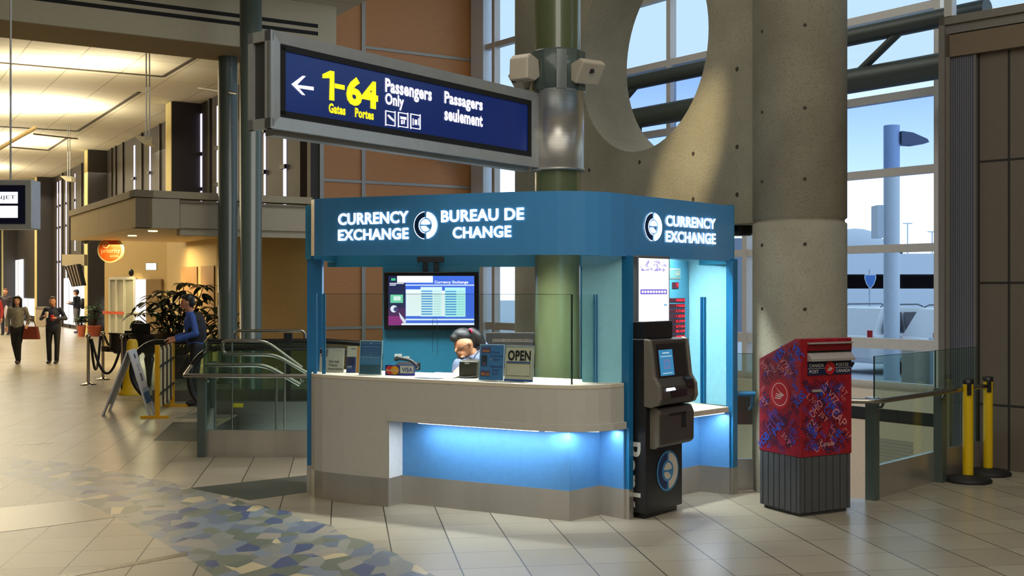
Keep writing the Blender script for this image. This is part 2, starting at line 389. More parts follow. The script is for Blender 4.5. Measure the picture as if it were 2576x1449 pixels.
# ------------------------------------------------------------------ beam over the hall mouth, hall ceiling, hall wall
ZB = 6.1
b0 = V((-8.225, 17.88, 0)); bt = 5.77
plB = Pl(b0.xy, to=(b0+B).xy)                         # front face of the bulkhead; t along B
mb = MB(); mb.pb(plB, -14, bt, ZB, 9.2, -1.36, 0)
bk = S('wall_bulkhead', mb, m_cream)
mb = MB(); mb.pb(plB, -14, bt-.003, ZB-.012, ZB-.001, -1.36, -.003); S('trim_2', mb, m_soffit)
for (x0, y0, x1, y1, w) in ((160, 0, 800, 85, 7), (345, 0, 800, 66, 6)):
    t1, z1 = plB.at(x1, y1); t0, z0 = plB.at(x0, y0); mb = MB(); z = z1
    mb.pb(plB, -14, t1, z-.035, z+.035, -.01, .006); S('trim_3', mb, m_black)
# hall ceiling with its joints
ZC = 7.06
mc = grid_mat('hall_ceiling_panel', (205, 196, 170), (150, 138, 110), 2.4, 1.2, .012, A, B, rough=.8, noise=.02)
plA = Pl((-3.73, 21.6), to=(V((-3.73, 21.6, 0))+A).xy)  # hall wall line, t down the hall (n points away from the hall)
plA.n = -B; plA.o = plA.o+B*.8
w0 = V((-4.66, 23.13, 0))
def HP(d, a): return V((-3.73, 21.6, 0))+B*d+A*a        # d across (negative into the hall), a down the hall
c1, c2, c3, c4 = HP(.3, -4), HP(.3, 75), HP(-26, 75), HP(-26, -4)
mb = MB(); mb.ob(V((c4.x, c4.y, ZC)), c1-c4, c3-c4, V((0, 0, .2))); mb.ob(HP(.3, 3.4)+V((0, 0, ZC)), B*1.2, A*74, V((0, 0, .2))); S('ceiling', mb, mc)
mb = MB()
def cei(px, py): return G(px, py, ZC-.02)
for a_, b_ in (((-60, 154), (410, 194)), ((410, 194), (490, 147)), ((-60, 316), (195, 331)), ((195, 331), (350, 233)), ((120, 379), (170, 347))):
    p, q = cei(*a_), cei(*b_); d = (q-p).normalized(); s_ = V((-d.y, d.x, 0))*.05
    mb.ob(p-s_, q-p, s_*2, V((0, 0, .012)))
S('trim_4', mb, M('ceiling_slot', (70, 60, 44), .8))
# main ceiling over the foreground and walls out of sight (they close the room)
S('ceiling', MB().prism([(-40, -9), (13.2, -9), (13.2, .2), (10.72, 4.86), (4.37, 11.2), (6.30, 16.3), (-.95, 25.57), (-10, 70), (-40, 70)], 9.2, 9.4), M('high_ceiling', (150, 144, 130), .8))
mb = MB(); mb.ob((-40, -9.2, 0), (56, 0, 0), (0, .2, 0), (0, 0, 9.2)); S('wall_back', mb, m_cream)
mb = MB(); mb.ob((-30.2, -9, 0), (.2, 0, 0), (0, 70, 0), (0, 0, 9.2)); S('wall_left', mb, M('tan_wall', (170, 150, 112), .8))
mb = MB(); mb.ob(HP(-40, 74), B*42, A*.2, V((0, 0, 9.2))); S('wall_end', mb, m_cream)
mb = MB(); mb.ob((13, -9, 0), (.2, 0, 0), (0, 9, 0), (0, 0, 9.2)); S('wall_side', mb, m_cream)
# dark bronze hall wall, in panels with bright slits between the blinds
m_blind = M('dark_bronze_blind', (50, 44, 38), .6, noise=.08, nscale=6)
m_slit = M('daylit_window_slit', (230, 225, 250), .5, emis=(214, 208, 250), es=1.5)
mb = MB(); mb.pb(plA, plA.t(742), 75, 0, ZC+.2, -.3, -.12); S('wall_right', mb, m_blind)
# window strips: thin bright panes between dark blinds (front layer)
# each strip is its own window with mullion ticks
for k, px in enumerate((705, 655, 539, 496, 416, 369, 330, 210, 182, 160, 145, 138)):
    t = plA.t(px); w = .10 if k % 3 else .16
    if px in (145, 210, 539): w = .22
    zt = ZC-.3
    zb = 3.4 if px > 172 else .3
    mb = MB(); mb.pb(plA, t-w/2, t+w/2, zb, zt, -.12, -.10)
    o = mb.build('window_1', m_slit); tag(o, kind='structure')
    f = MB()
    for z in (3.0, 4.6, 5.6):
        if z > zb: f.pb(plA, t-w/2-.08, t+w/2+.08, z-.05, z+.05, -.1, -.04)
    if f.v: f.build('window_frame', M('bronze_mullion', (40, 36, 34), .5), o)
# vertical seams / blind edges
mb = MB()
for px in (520, 470, 395, 350, 303, 285, 275, 200, 170, 152, 132):
    t = plA.t(px); mb.pb(plA, t-.05, t+.05, 0, ZC, -.12, -.06)
S('trim_5', mb, M('blind_guide', (46, 40, 36), .5))
# bright low windows further down the hall
for (x0, x1, y0, y1) in ((35, 54, 652, 800), (54, 84, 752, 795), (157, 212, 698, 822), (255, 266, 752, 822)):
    t0, t1 = plA.t(x1), plA.t(x0); za = HC-(y1-CY)*plA.w(t0, 0).y/F; zb = HC-(y0-CY)*plA.w(t0, 0).y/F
    mb = MB(); mb.pb(plA, t0, t1, max(.1, za), zb, -.1, -.06)
    o = mb.build('window_2', M('bright_daylight_window', (240, 245, 255), .5, emis=(228, 238, 255), es=1.7)); tag(o, kind='structure')
    f = MB(); tm = (t0+t1)/2; f.pb(plA, tm-.04, tm+.04, max(.1, za), zb, -.06, -.02); f.build('window_frame', m_mull, o)
# pilasters: dark stone face; light on the hall side is painted pale
m_pil = M('dark_stone_pilaster', (38, 33, 30), .5, noise=.1); m_pilside = M('lit_pilaster_side', (214, 196, 130), .7)
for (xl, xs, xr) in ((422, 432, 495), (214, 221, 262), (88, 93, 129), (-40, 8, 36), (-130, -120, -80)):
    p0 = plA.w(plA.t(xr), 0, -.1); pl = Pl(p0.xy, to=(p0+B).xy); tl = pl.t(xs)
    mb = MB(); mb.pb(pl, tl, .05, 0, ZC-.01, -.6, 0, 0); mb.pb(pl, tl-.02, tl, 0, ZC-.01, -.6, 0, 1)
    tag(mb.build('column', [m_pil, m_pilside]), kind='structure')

# ------------------------------------------------------------------ timber wall across the far side of the well
wp = V((-4.66, 23.13, 0)); plW = Pl(wp.xy, to=(wp+B).xy)
m_wood = grid_mat('timber_panel', (182, 124, 70), (120, 84, 52), 50, 50, .001, B, None, rough=.45, noise=.12, wood=True)
t805, t1195 = plW.t(808), plW.t(1195)
mb = MB(); mb.pb(plW, .5, t805, 0, 9, -.2, 0); S('wall_dark', mb, m_blind)
mb = MB(); mb.pb(plW, t805, t1195, -.2, 9, -.2, .0); S('wall_timber', mb, m_wood)
mb = MB()
for px, wd in ((913, .09), (808, .09), (1196, .05)):
    t = plW.t(px); mb.pb(plW, t-wd/2, t+wd/2, 0, 9, 0, .04)
tz = plW.at(915, 119)[1], plW.at(915, 458)[1]
for z in (tz[0], tz[1], .93, tz[1]-1.35):
    mb.pb(plW, t805 if z < 5 else plW.t(913), t1195, z-.03, z+.03, 0, .03)
S('trim_6', mb, M('aluminium_trim', (150, 146, 136), .4, .6))

# ------------------------------------------------------------------ great window wall
W0 = V((5.28, 17.46, 0)); WD = V((-.609, .793, 0)); plG = Pl(W0.xy, to=(W0-WD).xy)   # t grows to the right (towards camera)
TL, TR = plG.t(1193), plG.t(2370)
zs = [.30, .935, 2.376, 3.526, 4.66, 5.92, 7.18, 8.4, 9.3]
ts = [-3.83-1.8*i for i in range(-4, 5)]
ts = sorted(t for t in [1.58, -.23, -2.03, -3.83, -5.63, -7.43, -9.23] if t > TL+.4) + []
ts = [TL+.0]+ts
n_ = 0
for i in range(len(ts)-1):
    for j in range(len(zs)-1):
        mt = m_wintint if zs[j] in (3.526,) and i >= len(ts)-3 or zs[j] in (4.66, 3.526) and i < len(ts)-3 and i > 1 else m_win
        mb = MB(); mb.pb(plG, ts[i]+.02, ts[i+1]-.02, zs[j]+.02, zs[j+1]-.02, -.02, 0)
        tag(mb.build('window_3', mt), kind='structure')
mb = MB()
for k, t in enumerate(ts):
    w = .05 if k else .02
    mb.pb(plG, t-w, t+w, -3.6, 9.3, -.06, .1)
for z in zs: 
    w = .06 if z != .935 else .08
    mb.pb(plG, TL, TR, z-w, z+w, -.05, .085)
S('trim_7', mb, m_mull)
mb = MB(); t0, t1 = plG.t(1197), plG.t(1228); mb.pb(plG, t0, t1, -3.6, 9.3, -.15, .14); S('trim_8', mb, M('pale_metal_panel', (214, 220, 228), .45, .1))
mb = MB(); mb.pb(plG, TL, TR+.2, -3.6, -.22, -.1, .3, 0); mb.pb(plG, TL, TR+.2, -.22, -.02, -.1, .24, 1); mb.pb(plG, TL, TR+.2, -.02, .24, -.1, .34, 2)
S('wall_lower', mb, [M('beige_panel', (206, 186, 160), .7), m_black, M('beige_sill', (214, 198, 176), .6)])
# vent grille in the beige panel
mb = MB(); a0, a1 = plG.t(2212), plG.t(2325)
for k in range(22): z = -1.55+k*.05; mb.pb(plG, a0, a1, z, z+.028, .3, .315)
S('trim_9', mb, M('vent_grille', (160, 150, 136), .6))
# trusses in front of the glass
for (z, off, r) in ((5.47, .9, .13), (4.82, .9, .18)):
    mb = MB(); p = plG.w(TL, z, off+.0); q = plG.w(TR+1.2, z, off); mb.cyl(p, q, r, 16); S('beam', mb, m_truss)
mb = MB()
for px in (1655, 2300, 1255):
    t = plG.t(px); mb.cyl(plG.w(t-.5, 4.82, .9), plG.w(t+.45, 5.47, .9), .06, 10)
S('beam', mb, m_truss)
t = plG.t(1690); mb = MB(); mb.cyl(plG.w(t+.1, 4.3, .9), plG.w(t+.1, 4.66, .9), .03, 8); mb.box(plG.w(t, 4.3, .85), (.3, .2, .16)); 
tag(mb.build('security_camera', m_dark), 'small dark camera hanging below the truss behind the round opening', 'camera')

# ------------------------------------------------------------------ dark wall on the right with framed recess
q0 = (4.97, 10.6); plR = Pl((4.35, 11.22), to=(4.35+.7071, 11.22-.7071))
m_gpan = grid_mat('bronze_wall_panel', (104, 94, 82), (38, 34, 30), plR.t(2531)-plR.t(2455), 1.20, .012, plR.u, None, ou=plR.u.dot(plR.w(plR.t(2455), 0)), ov=1.83, rough=.55)
tR0 = plR.t(2380)
mb = MB(); mb.pb(plR, plR.t(2452), 6, 0, 4.1, -.4, -.07); S('wall_panel', mb, m_gpan)
m_rib = grid_mat('ribbed_metal', (104, 104, 112), (60, 60, 68), .022, 50, .004, plR.u, None, rough=.5)
mb = MB(); mb.pb(plR, tR0+.03, plR.t(2449), 0, 4.1, -.4, -.03); S('wall_ribbed', mb, m_rib)
mb = MB(); mb.pb(plR, tR0, 6, 4.1, 4.32, -.4, .0); S('trim_10', mb, M('tan_header', (116, 100, 80), .7))
mb = MB()
for (a, b, z0, z1, d) in ((tR0-.06, tR0, 0, 4.5, .04), (tR0, tR0+.035, 0, 4.4, .0), (tR0-.06, 6, 4.42, 4.5, .04), (tR0, 6, 4.33, 4.42, .01)):
    mb.pb(plR, a, b, z0, z1, -.3, d)
mb.pb(plR, plR.t(2449), plR.t(2452), 0, 4.1, -.3, -.02)
S('trim_11', mb, M('dark_anodised_frame', (128, 122, 114), .45, .2))
mb = MB(); a = plR.w(tR0, 0, -.2); e = plG.w(TR, 0, .1); d = e-a; nn = V((-d.y, d.x, 0)).normalized()*.1
mb.ob(a, d, -nn, V((0, 0, 4.4))); S('wall_return', mb, M('grey_return_wall', (110, 104, 98), .7))
mb = MB(); mb.ob(a-V((0, 0, 3.6)), d, -nn, V((0, 0, 3.6))); S('wall_return_lower', mb, M('beige_panel'))
# upper glazing above the recess, on the same line
mb = MB(); mb.pb(plR, tR0, 9, 4.52, 9.2, -.02, 0); tag(mb.build('window_4', m_win), kind='structure')
mb = MB()
for t in (tR0+.0, tR0+1.2, tR0+2.4): mb.pb(plR, t, t+.08, 4.5, 9.2, -.06, .05)
mb.pb(plR, tR0, 9, 5.9, 5.98, -.06, .05); S('trim_12', mb, m_mull)
mb = MB(); a = plR.w(6, 0); mb.ob((a.x, a.y, 0), (13-a.x, -a.y, 0), (.1, .1, 0), (0, 0, 9.2)); S('wall_far_right', mb, M('bronze_wall_plain', (104, 94, 82), .6))

# ------------------------------------------------------------------ concrete portal with the round opening
c0 = V((2.53, 9.80, 0)); R0 = .405; HT = .315
plS = Pl((c0-B*HT).xy, to=(c0-B*HT+A).xy); tend = 4.02
def portal():
    mb = MB(); z0, z1 = 2.36, 9.15; tc, zc, r = 1.873, 4.20, 1.04
    # plS.n points to +B? make explicit front (towards hall side) / back faces
    def W(t, z, b): p = c0+A*t-B*HT+B*b; return V((p.x, p.y, z))
    n = 64; outer = []
    def edge(ang):
        dx, dz = math.cos(ang), math.sin(ang)
        k = min([(tend-tc)/dx if dx > 1e-9 else 1e9, (0-tc)/dx if dx < -1e-9 else 1e9, (z1-zc)/dz if dz > 1e-9 else 1e9, (z0-zc)/dz if dz < -1e-9 else 1e9])
        return tc+dx*k, zc+dz*k
    angs = sorted([2*pi*i/n for i in range(n)]+[math.atan2(z-zc, t-tc) % (2*pi) for t in (0, tend) for z in (z0, z1)])
    m_ = len(angs)
    for b, fl in ((0, 0), (2*HT, 1)):
        ins = [W(tc+r*math.cos(a), zc+r*math.sin(a), b) for a in angs]; out = [W(*edge(a), b) for a in angs]
        fs = [(i, (i+1) % m_, (i+1) % m_+m_, i+m_) for i in range(m_)]
        if not fl: fs = [f[::-1] for f in fs]
        mb.add(ins+out, fs)
    ri = [W(tc+r*math.cos(a), zc+r*math.sin(a), b) for b in (0, 2*HT) for a in angs]
    mb.add(ri, [(i, i+m_, (i+1) % m_+m_, (i+1) % m_) for i in range(m_)], 0, True)
    mb.poly([W(0, z0, 0), W(0, z0, 2*HT), W(tend, z0, 2*HT), W(tend, z0, 0)])
    return mb
S('wall_portal', portal(), m_conc)
for t in (0, tend):
    p = c0+A*t; mb = MB()
    mb.lathe((p.x, p.y, 0), [(R0, 0), (R0, 2.34), (R0-.02, 2.355), (R0-.02, 2.375), (R0, 2.39), (R0, 9.15)], 48)
    S('column', mb, m_conc)
mb = MB()                                              # formwork tie holes
for t in (.45, 1.05, 1.873, 2.75, 3.4):
    for z in (2.62, 3.05, 3.75, 4.5, 5.25):
        if abs(t-1.873) < 1.1 and (t-1.873)**2+(z-4.2)**2 < 1.2: continue
        p = c0+A*t-B*(HT+.001); mb.tube([p+V((0, 0, z)), p+V((0, 0, z))+B*.002], .022, 12)
for z in (.9, 1.6, 2.15, 2.7, 3.3, 4.0, 4.7):
    for dg in (205, 262): 
        a = math.radians(dg); p = c0+V((math.cos(a), math.sin(a), 0))*(R0+.001); mb.tube([p+V((0, 0, z)), p+V((0, 0, z))-V((math.cos(a), math.sin(a), 0))*.002], .016, 10)
S('trim_13', mb, M('tie_hole', (62, 54, 42), .9))
mb = MB(); p = c0+A*.75; mb.lathe((p.x, p.y, 2.27), [(.10, 0), (.13, .03), (.13, .09)], 24)
tag(mb.build('ceiling_downlight', m_dark), 'round dark downlight under the concrete slab beside the right column', 'light fixture')
spot((.9, 6.4, 8.6), (1.66, 10.6, 2.95), 4300, (1, .82, .48), 8, .9)

# ------------------------------------------------------------------ green poles
mb = MB(); mb.lathe((.405, 9.9, 0), [(.205, 0), (.205, 9.2)], 40); tag(mb.build('column', m_pole), kind='structure')
for px, Y, r, zt in ((631, 19.0, .185, 9.2), (573, 20.8, .178, ZB)):
    p = P(px, 700, Y); mb = MB(); mb.lathe((p.x, p.y, 0), [(r+.03, 0), (r+.03, .05), (r, .06), (r, zt)], 32)
    tag(mb.build('column', m_dgreen), kind='structure')
mb = MB(); a, b = P(500, 221, 26.5), P(598, 236, 19.3); mb.cyl(a, b, .025, 8); S('beam', mb, m_alu)
# ------------------------------------------------------------------ helpers for shapes on a plane
def prof(mb, pl, t0, t1, pts, mi=0):
    n = len(pts); vs = [pl.w(t0, z, d) for d, z in pts]+[pl.w(t1, z, d) for d, z in pts]
    ar = sum(pts[i-1][0]*pts[i][1]-pts[i][0]*pts[i-1][1] for i in range(n))
    fs = [tuple(range(n)), tuple(range(n, 2*n))[::-1]]+[(i, i+n, (i+1) % n+n, (i+1) % n) for i in range(n)]
    if ar < 0: fs = [f[::-1] for f in fs]
    return mb.add(vs, fs, mi)
def sector(mb, pl, tc, zc, r0, r1, a0, a1, d, mi=0, n=20, sx=1, f=None):
    W = f or pl.w
    a = [math.radians(a0+(a1-a0)*i/n) for i in range(n+1)]
    vs = [W(tc+r1*math.cos(x)*sx, zc+r1*math.sin(x), d) for x in a]+[W(tc+r0*math.cos(x)*sx, zc+r0*math.sin(x), d) for x in a]
    return mb.add(vs, [(i, i+1, i+n+2, i+n+1) for i in range(n)], mi)
def rectd(mb, pl, x0, y0, x1, y1, d, mi=0):
    """flat printed rectangle on a plane between two photo corners"""
    t0, za = pl.at(x0, y0); t1, zb = pl.at(x1, y1)
    return mb.poly([pl.w(t0, zb, d), pl.w(t1, zb, d), pl.w(t1, za, d), pl.w(t0, za, d)], mi)
def ptext(mb, pl, st, x0, y0, x1, y1, d=.004, bold=0.0, mi=0):
    t0, za = pl.at(x0, y0); t1 = pl.t(x1); zb = pl.at(x0, y1)[1]; return mb.text(pl, st, t0, t1, min(za, zb), max(za, zb), d, bold, mi)
def elogo(mb, pl, tc, zc, R, d, white=0, navy=1, e=0, ring=None):
    if ring is not None: sector(mb, pl, tc, zc, 0, R*1.12, 0, 360, d-.002, ring, 40)
    sector(mb, pl, tc, zc, R*.56, R, -84, 84, d, white)
    sector(mb, pl, tc, zc, R*.60, R, 96, 264, d, navy)
    if ring is None:
        sector(mb, pl, tc, zc, R*.54, R*.60, 96, 264, d, white); sector(mb, pl, tc, zc, R*.98, R*1.03, 96, 264, d, white)
    sector(mb, pl, tc, zc+R*.05, 0, R*.40, 4, 176, d, e); sector(mb, pl, tc, zc-R*.05, 0, R*.40, 180, 322, d, e)

# ------------------------------------------------------------------ currency exchange kiosk
m_kblue = M('kiosk_gloss_blue', (74, 146, 204), .14, 0, coat=.6, noise=.02)
m_kpost = M('kiosk_blue_laminate', (30, 112, 162), .28, 0, coat=.3)
m_kcyan = M('kiosk_cyan_panel', (150, 216, 232), .4)
m_kwall = M('kiosk_teal_wall', (44, 128, 158), .4)
m_niche = M('kiosk_niche_blue', (84, 144, 200), .42)
m_kgrey = M('kiosk_warm_grey_laminate', (192, 188, 178), .45, noise=.02)
m_kwhite = M('kiosk_white_laminate', (226, 226, 224), .45)
m_top = M('countertop_white', (214, 204, 182), .3)
m_plinth = M('brushed_steel_plinth', (205, 200, 192), .3, .8, noise=.14, nscale=2.5, stretch=(1, 1, .05))
e_white = E('lit_white_letters', (250, 250, 255), 2.6)
m_navy = M('logo_navy', (18, 52, 96), .3)
plK = Pl((-1.004, 9.054), deg=-28.05)
plQ = Pl((.87, 8.585), to=(1.92, 9.65))
K = T('currency_exchange_kiosk', (0, 9.6, 0), 'blue currency exchange kiosk with lit white lettering, white curved counter and steel plinth', 'kiosk')
left = [(-1.74, 9.68), (-1.725, 9.57), (-1.68, 9.47), (-1.60, 9.39), (-1.50, 9.325)]
def kf(x): return (x, 9.054-(x+1.004)*.5328)
front = left+[kf(-1.40), kf(-1.0), kf(-.5), kf(0.0)]+[(.10, 8.468), (.22, 8.418), (.34, 8.378), (.45, 8.360), (.55, 8.364), (.65, 8.395), (.75, 8.455), (.862, 8.562)]
back = [(.80, 8.70), (.60, 8.87), (.39, 9.01), (-1.16, 9.84), (-1.60, 10.05), (-1.74, 10.05)]
mb = MB(); mb.prism(front+back, .752, 1.02); kc = mb.build('counter', m_kgrey, K)
mb = MB()
ledge = [(x+(.018 if x > .6 else 0), y-.02) for x, y in front[7:]]; ledge = [(-1.02, 9.045)]+[p for p in ledge if p[0] > -1.0]
mb.prism(ledge+[(.80, 8.70), (.60, 8.87), (.39, 9.01), (-.9, 9.68)], .70, .752); mb.build('counter_ledge', m_kgrey, kc)
mb = MB(); mb.prism([(x, y-.004) for x, y in front]+back, 1.02, 1.05); mb.build('countertop', m_top, K, bevel=.004)
mb = MB(); mb.prism(left+[kf(-1.40), (-1.004, 9.054), (-.912, 9.221), (-.70, 9.62), (-1.16, 9.84), (-1.74, 10.05)], .23, .752); mb.build('counter_end', m_kwhite if 0 else [m_kgrey, m_kwhite], K)
nic = [(-.912, 9.221), (.439, 8.498), (.692, 8.751), (.86, 8.571)]
mb = MB(); mb.strip(nic, .23, .70, .03); mb.build('niche_panel', m_niche, K)
mb = MB(); mb.ob((-1.002, 9.052, .232), (.092, .168, 0), (.003, -.0016, 0), (0, 0, .466)); mb.build('niche_side_panel', m_kwhite, K)
mb = MB(); pl_ = left+[kf(-1.40), (-1.004, 9.054), (-.912, 9.221)]
mb.strip([(x+.0, y-.006) for x, y in pl_+nic[1:]], 0, .23, .03); mb.build('plinth', m_plinth, K)
# fascia
side_end = (1.92, 9.65)
fpts = [(-1.76, 9.78)]+[(x, y-.01) for x, y in front]+[(.95, 8.655), (1.2, 8.909), (1.5, 9.213), side_end]
def ztop(x): return 2.515-.013*(x) if x > 0 else 2.515-.012*x
z1 = [ztop(p[0]) for p in fpts]; z0 = [2.034-.012*p[0] for p in fpts]
mb = MB(); mb.strip(fpts, z0, z1, .06); fa = mb.build('fascia', m_kblue, K)
mb = MB(); mb.strip([(-1.76, 10.92), (-1.80, 9.70)], 2.03, 2.5, .05); mb.strip([(1.93, 9.66), (1.60, 10.08), (.9, 10.78), (-1.80, 10.92)], 1.985, 2.5, .05)
mb.build('roof_rim', m_kwall, K)
mb = MB(); 
for st, x0, y0, x1, y1 in (('CURRENCY', 853, 537.5, 1030, 567), ('EXCHANGE', 853, 578, 1030, 606), ('BUREAU DE', 1112, 530, 1320, 560), ('CHANGE', 1141, 571.5, 1288, 600.5)):
    ptext(mb, plK, st, x0, y0, x1, y1, .016, .03, 0)
tc, zc = plK.at(1073, 567); elogo(mb, plK, tc, zc, .108, .016, 0, 1, 0)
mb.build('front_lettering', [e_white, m_navy], fa); mb = MB()
for st, y0, y1, y2, y3 in (('CURRENCY', 541, 569, 553, 577), ('EXCHANGE', 580, 609, 590, 616)):
    t0 = plQ.t(1672); t1 = plQ.t(1797); za = plQ.at(1672, y0)[1]; zb = plQ.at(1672, y1)[1]; mb.text(plQ, st, t0, t1, zb-.0, za, .016, .03, 0)
tc, zc = plQ.at(1640, 571); elogo(mb, plQ, tc, zc, .112, .016, 0, 1, 0)
mb.build('side_lettering', [e_white, m_navy], fa)
# posts and screens
for x, y, w, d, dg in ((-1.725, 9.77, .13, .10, 0), (.893, 8.60, .05, .07, 45), (1.905, 9.645, .07, .07, 45)):
    mb = MB(); mb.box((x, y, .23+(2.03-.23)/2), (w, d, 1.80), dg); p = mb.build('post', m_kpost, K)
    mb = MB(); mb.box((x, y, .115), (w+.004, d+.004, .23), dg); mb.build('post_foot', m_plinth, p)
mb = MB(); mb.strip([(.545, 8.665), (.85, 8.615)], 1.05, 2.03, .03); mb.build('corner_panel', m_kcyan, K)
for x, y, w in ((.635, 8.60, .012), (.655, 8.595, .012), (-1.68, 9.50, .03), (-1.60, 9.47, .03)):
    mb = MB(); mb.box((x, y, 1.39), (w, .02, .68)); mb.build('glass_channel', m_kpost, K)
gl0 = (-1.60, 9.44); gl1 = (.453, 8.43)
mb = MB(); mb.strip([gl0, gl1], 1.052, 1.73, .008); g = mb.build('glass_screen', m_glass, K)
mb = MB(); mb.strip([gl0, gl1], 1.730, 1.733, .008); mb.box((gl1[0], gl1[1], 1.39), (.008, .012, .68), 45); mb.build('glass_edge', m_edge, g)
# transaction slot outline engraved in the glass
tl = Pl(gl0, to=gl1); a = [tl.w(tl.t(px), HC-(py-CY)*tl.w(tl.t(px), 0).y/F, .004) for px, py in ((1089, 885), (1089, 805), (1094, 799), (1100, 805), (1101, 888), (1096, 895), (1089, 890))]
mb = MB(); mb.tube(a, .0016, 5); mb.build('speak_hole', m_edge, g)
mb = MB(); mb.strip([(.46, 8.445), (.635, 8.60)], 1.052, 1.73, .008); mb.build('glass_screen', m_glass, K)
# back wall with the screen, teal
plV = Pl((-1.24, 10.66), deg=4)
mb = MB(); mb.pb(plV, plV.t(963), plV.t(1206), .0, 1.99, -.04, 0); mb.build('back_wall', m_kwall, K)
mb = MB(); mb.pb(plV, plV.t(1446), plV.t(1476), .0, 1.99, -.04, 0); mb.build('back_post', m_kwall, K)
mb = MB(); mb.pixrect(plV, 993, 890, 1011, 901, 0, .02); mb.pixrect(plV, 1014, 896, 1030, 902, 0, .01); mb.build('wall_socket', m_white, K)
# recess on the right side: cyan panels, shelf, blue niche, plinth
mb = MB(); mb.strip([(.98, 9.36), (1.57, 10.02), (1.895, 9.665)], .755, 2.2, .03); mb.build('recess_panel', m_kcyan, K)
sh = [(1.17, 8.88), (1.868, 9.588), (1.57, 10.02), (1.12, 9.52)]
mb = MB(); mb.prism(sh, .712, .757); mb.build('shelf', m_top, K, bevel=.003)
mb = MB(); mb.strip([(1.12, 9.22), (1.639, 9.744), (1.875, 9.60)], .23, .71, .03); mb.build('niche_panel', m_niche, K)
mb = MB(); mb.strip([(1.12, 9.215), (1.639, 9.738), (1.875, 9.595)], 0, .23, .03); mb.build('plinth', m_plinth, K)
plR1 = Pl((.98, 9.36), to=(1.57, 10.02)); plR2 = Pl((1.57, 10.02), to=(1.90, 9.65))
for px in (1768, 1775): mb = MB(); t = plR2.t(px); mb.pb(plR2, t-.006, t+.006, .76, 1.70, 0, .03); mb.build('glass_channel', m_kpost, K)
# rate board with red figures
t0, t1 = plR1.t(1660), plR1.t(1723)
mb = MB(); mb.pb(plR1, t0, t1, .9, 2.02, 0, .04); rb = mb.build('rate_board', M('rate_board_cyan', (84, 160, 186), .4), K, bevel=.004)
mb = MB()
for k, y in enumerate((755, 769, 782, 795, 808, 821, 833, 847)): rectd(mb, plR1, 1665, y-4.5, 1713, y+4.5, .043, 0)
rectd(mb, plR1, 1680, 710, 1697, 726, .043, 0); mb.build('led_window', M('led_black_red', (70, 6, 14), .3), rb)
for y, st in zip((755, 769, 782, 795, 808, 821, 833, 847), ('08853', '74203', '1.7162', '1.6550', '0.1944', '0.7164', '00.1449', '008565')): mb = MB(); ptext(mb, plR1, st, 1690, y-3.2, 1712, y+3.2, .046, .02); mb.build('led_figures', E('led_red', (255, 30, 50), 1.6), rb)
mb = MB()
ptext(mb, plR1, '9', 1690, 712, 1696, 724, .046, .02); mb.build('led_figures', E('led_red', (255, 30, 50), 1.6), rb)
mb = MB(); rectd(mb, plR1, 1650, 675, 1701, 702, .043, 0); rectd(mb, plR1, 1652, 677, 1699.5, 700, .045, 1); ptext(mb, plR1, 'GE', 1688, 683, 1698, 692, .047, .02, 0)
mb.build('board_plate', [M('plate_cream', (214, 206, 176), .5), M('plate_teal', (110, 160, 160), .5)], rb)
# strip lights of the kiosk: visible lamps with their light
e_led = E('led_strip_white', (225, 240, 255), 3)
def strip_light(a, b, z, en, colr, dirv, nm='led_strip', w=.03, par=None):
    a = V(a); b = V(b); d = b-a; mb = MB(); s_ = V((-d.y, d.x, 0)).normalized()*w
    mb.ob(V((a.x, a.y, z))-s_/2, V((d.x, d.y, 0)), s_, V((0, 0, .008))); mb.build(nm, e_led, par or K)
    m_ = (a+b)/2; o = area((m_.x, m_.y, z-.012), w, en, colr, dirv, sy=d.length)
    o.rotation_euler = (0, 0, math.atan2(d.y, d.x)-pi/2)
    if z > 2: o.data.spread = 2.0
LB = (.80, .90, 1.0)
strip_light((-.75, 8.98), (.20, 8.47), .688, 7.5, LB, None)
strip_light((.25, 8.47), (.66, 8.45), .688, 3.2, LB, None)
strip_light((.75, 8.56), (.80, 8.60), .688, .8, LB, None)
strip_light((1.45, 9.25), (1.82, 9.60), .70, 3.6, LB, None)
strip_light((-1.3, 9.9), (.2, 9.15), 2.3, 46, (.95, .97, 1), None, w=.08)
strip_light((.3, 9.3), (.7, 8.75), 2.3, 32, (.9, .97, 1), None, w=.06)
strip_light((1.15, 9.15), (1.55, 9.60), 2.3, 22, (.85, .97, 1), None, w=.06)
mb = MB(); mb.pb(plV, plV.t(1049), plV.t(1117), 2.02, 2.08, .0, .02)
TVP = plV.w(plV.t(1085), 1.5, .1)
tv = T('television', TVP, 'black flat screen television showing a blue currency table, hung on the kiosk back wall', 'television')
plT = Pl(plV.w(0, 0, .10).xy, deg=3)
mb = MB(); mb.pixrect(plT, 966, 684, 1205, 829, -.07, 0); mb.build('housing', M('tv_black_gloss', (16, 16, 20), .15), tv, bevel=.006)
mb = MB(); mb.pixrect(plT, 1049, 645, 1117, 660, -.07, -.05)
for a_, b_ in ((1063, 1076), (1091, 1104)): mb.pixrect(plT, a_, 646, b_, 700, -.09, -.072)
mb.build('ceiling_bracket', m_dark, tv, bevel=.003)
mb = MB(); cs = []
def em(rgb, s=1.0):
    nm = 'screen_%d_%d_%d' % rgb; m = E(nm, rgb, s)
    if m not in cs: cs.append(m)
    return cs.index(m)
R_ = lambda x0, y0, x1, y1, rgb, d=.001: rectd(mb, plT, x0, y0, x1, y1, d, em(rgb))
R_(977, 694, 1193, 818, (62, 108, 226)); R_(977, 694, 1020, 818, (22, 30, 74), .002)
R_(977, 775, 1020, 818, (70, 26, 84), .0025); R_(977, 795, 1012, 818, (140, 30, 120), .003)
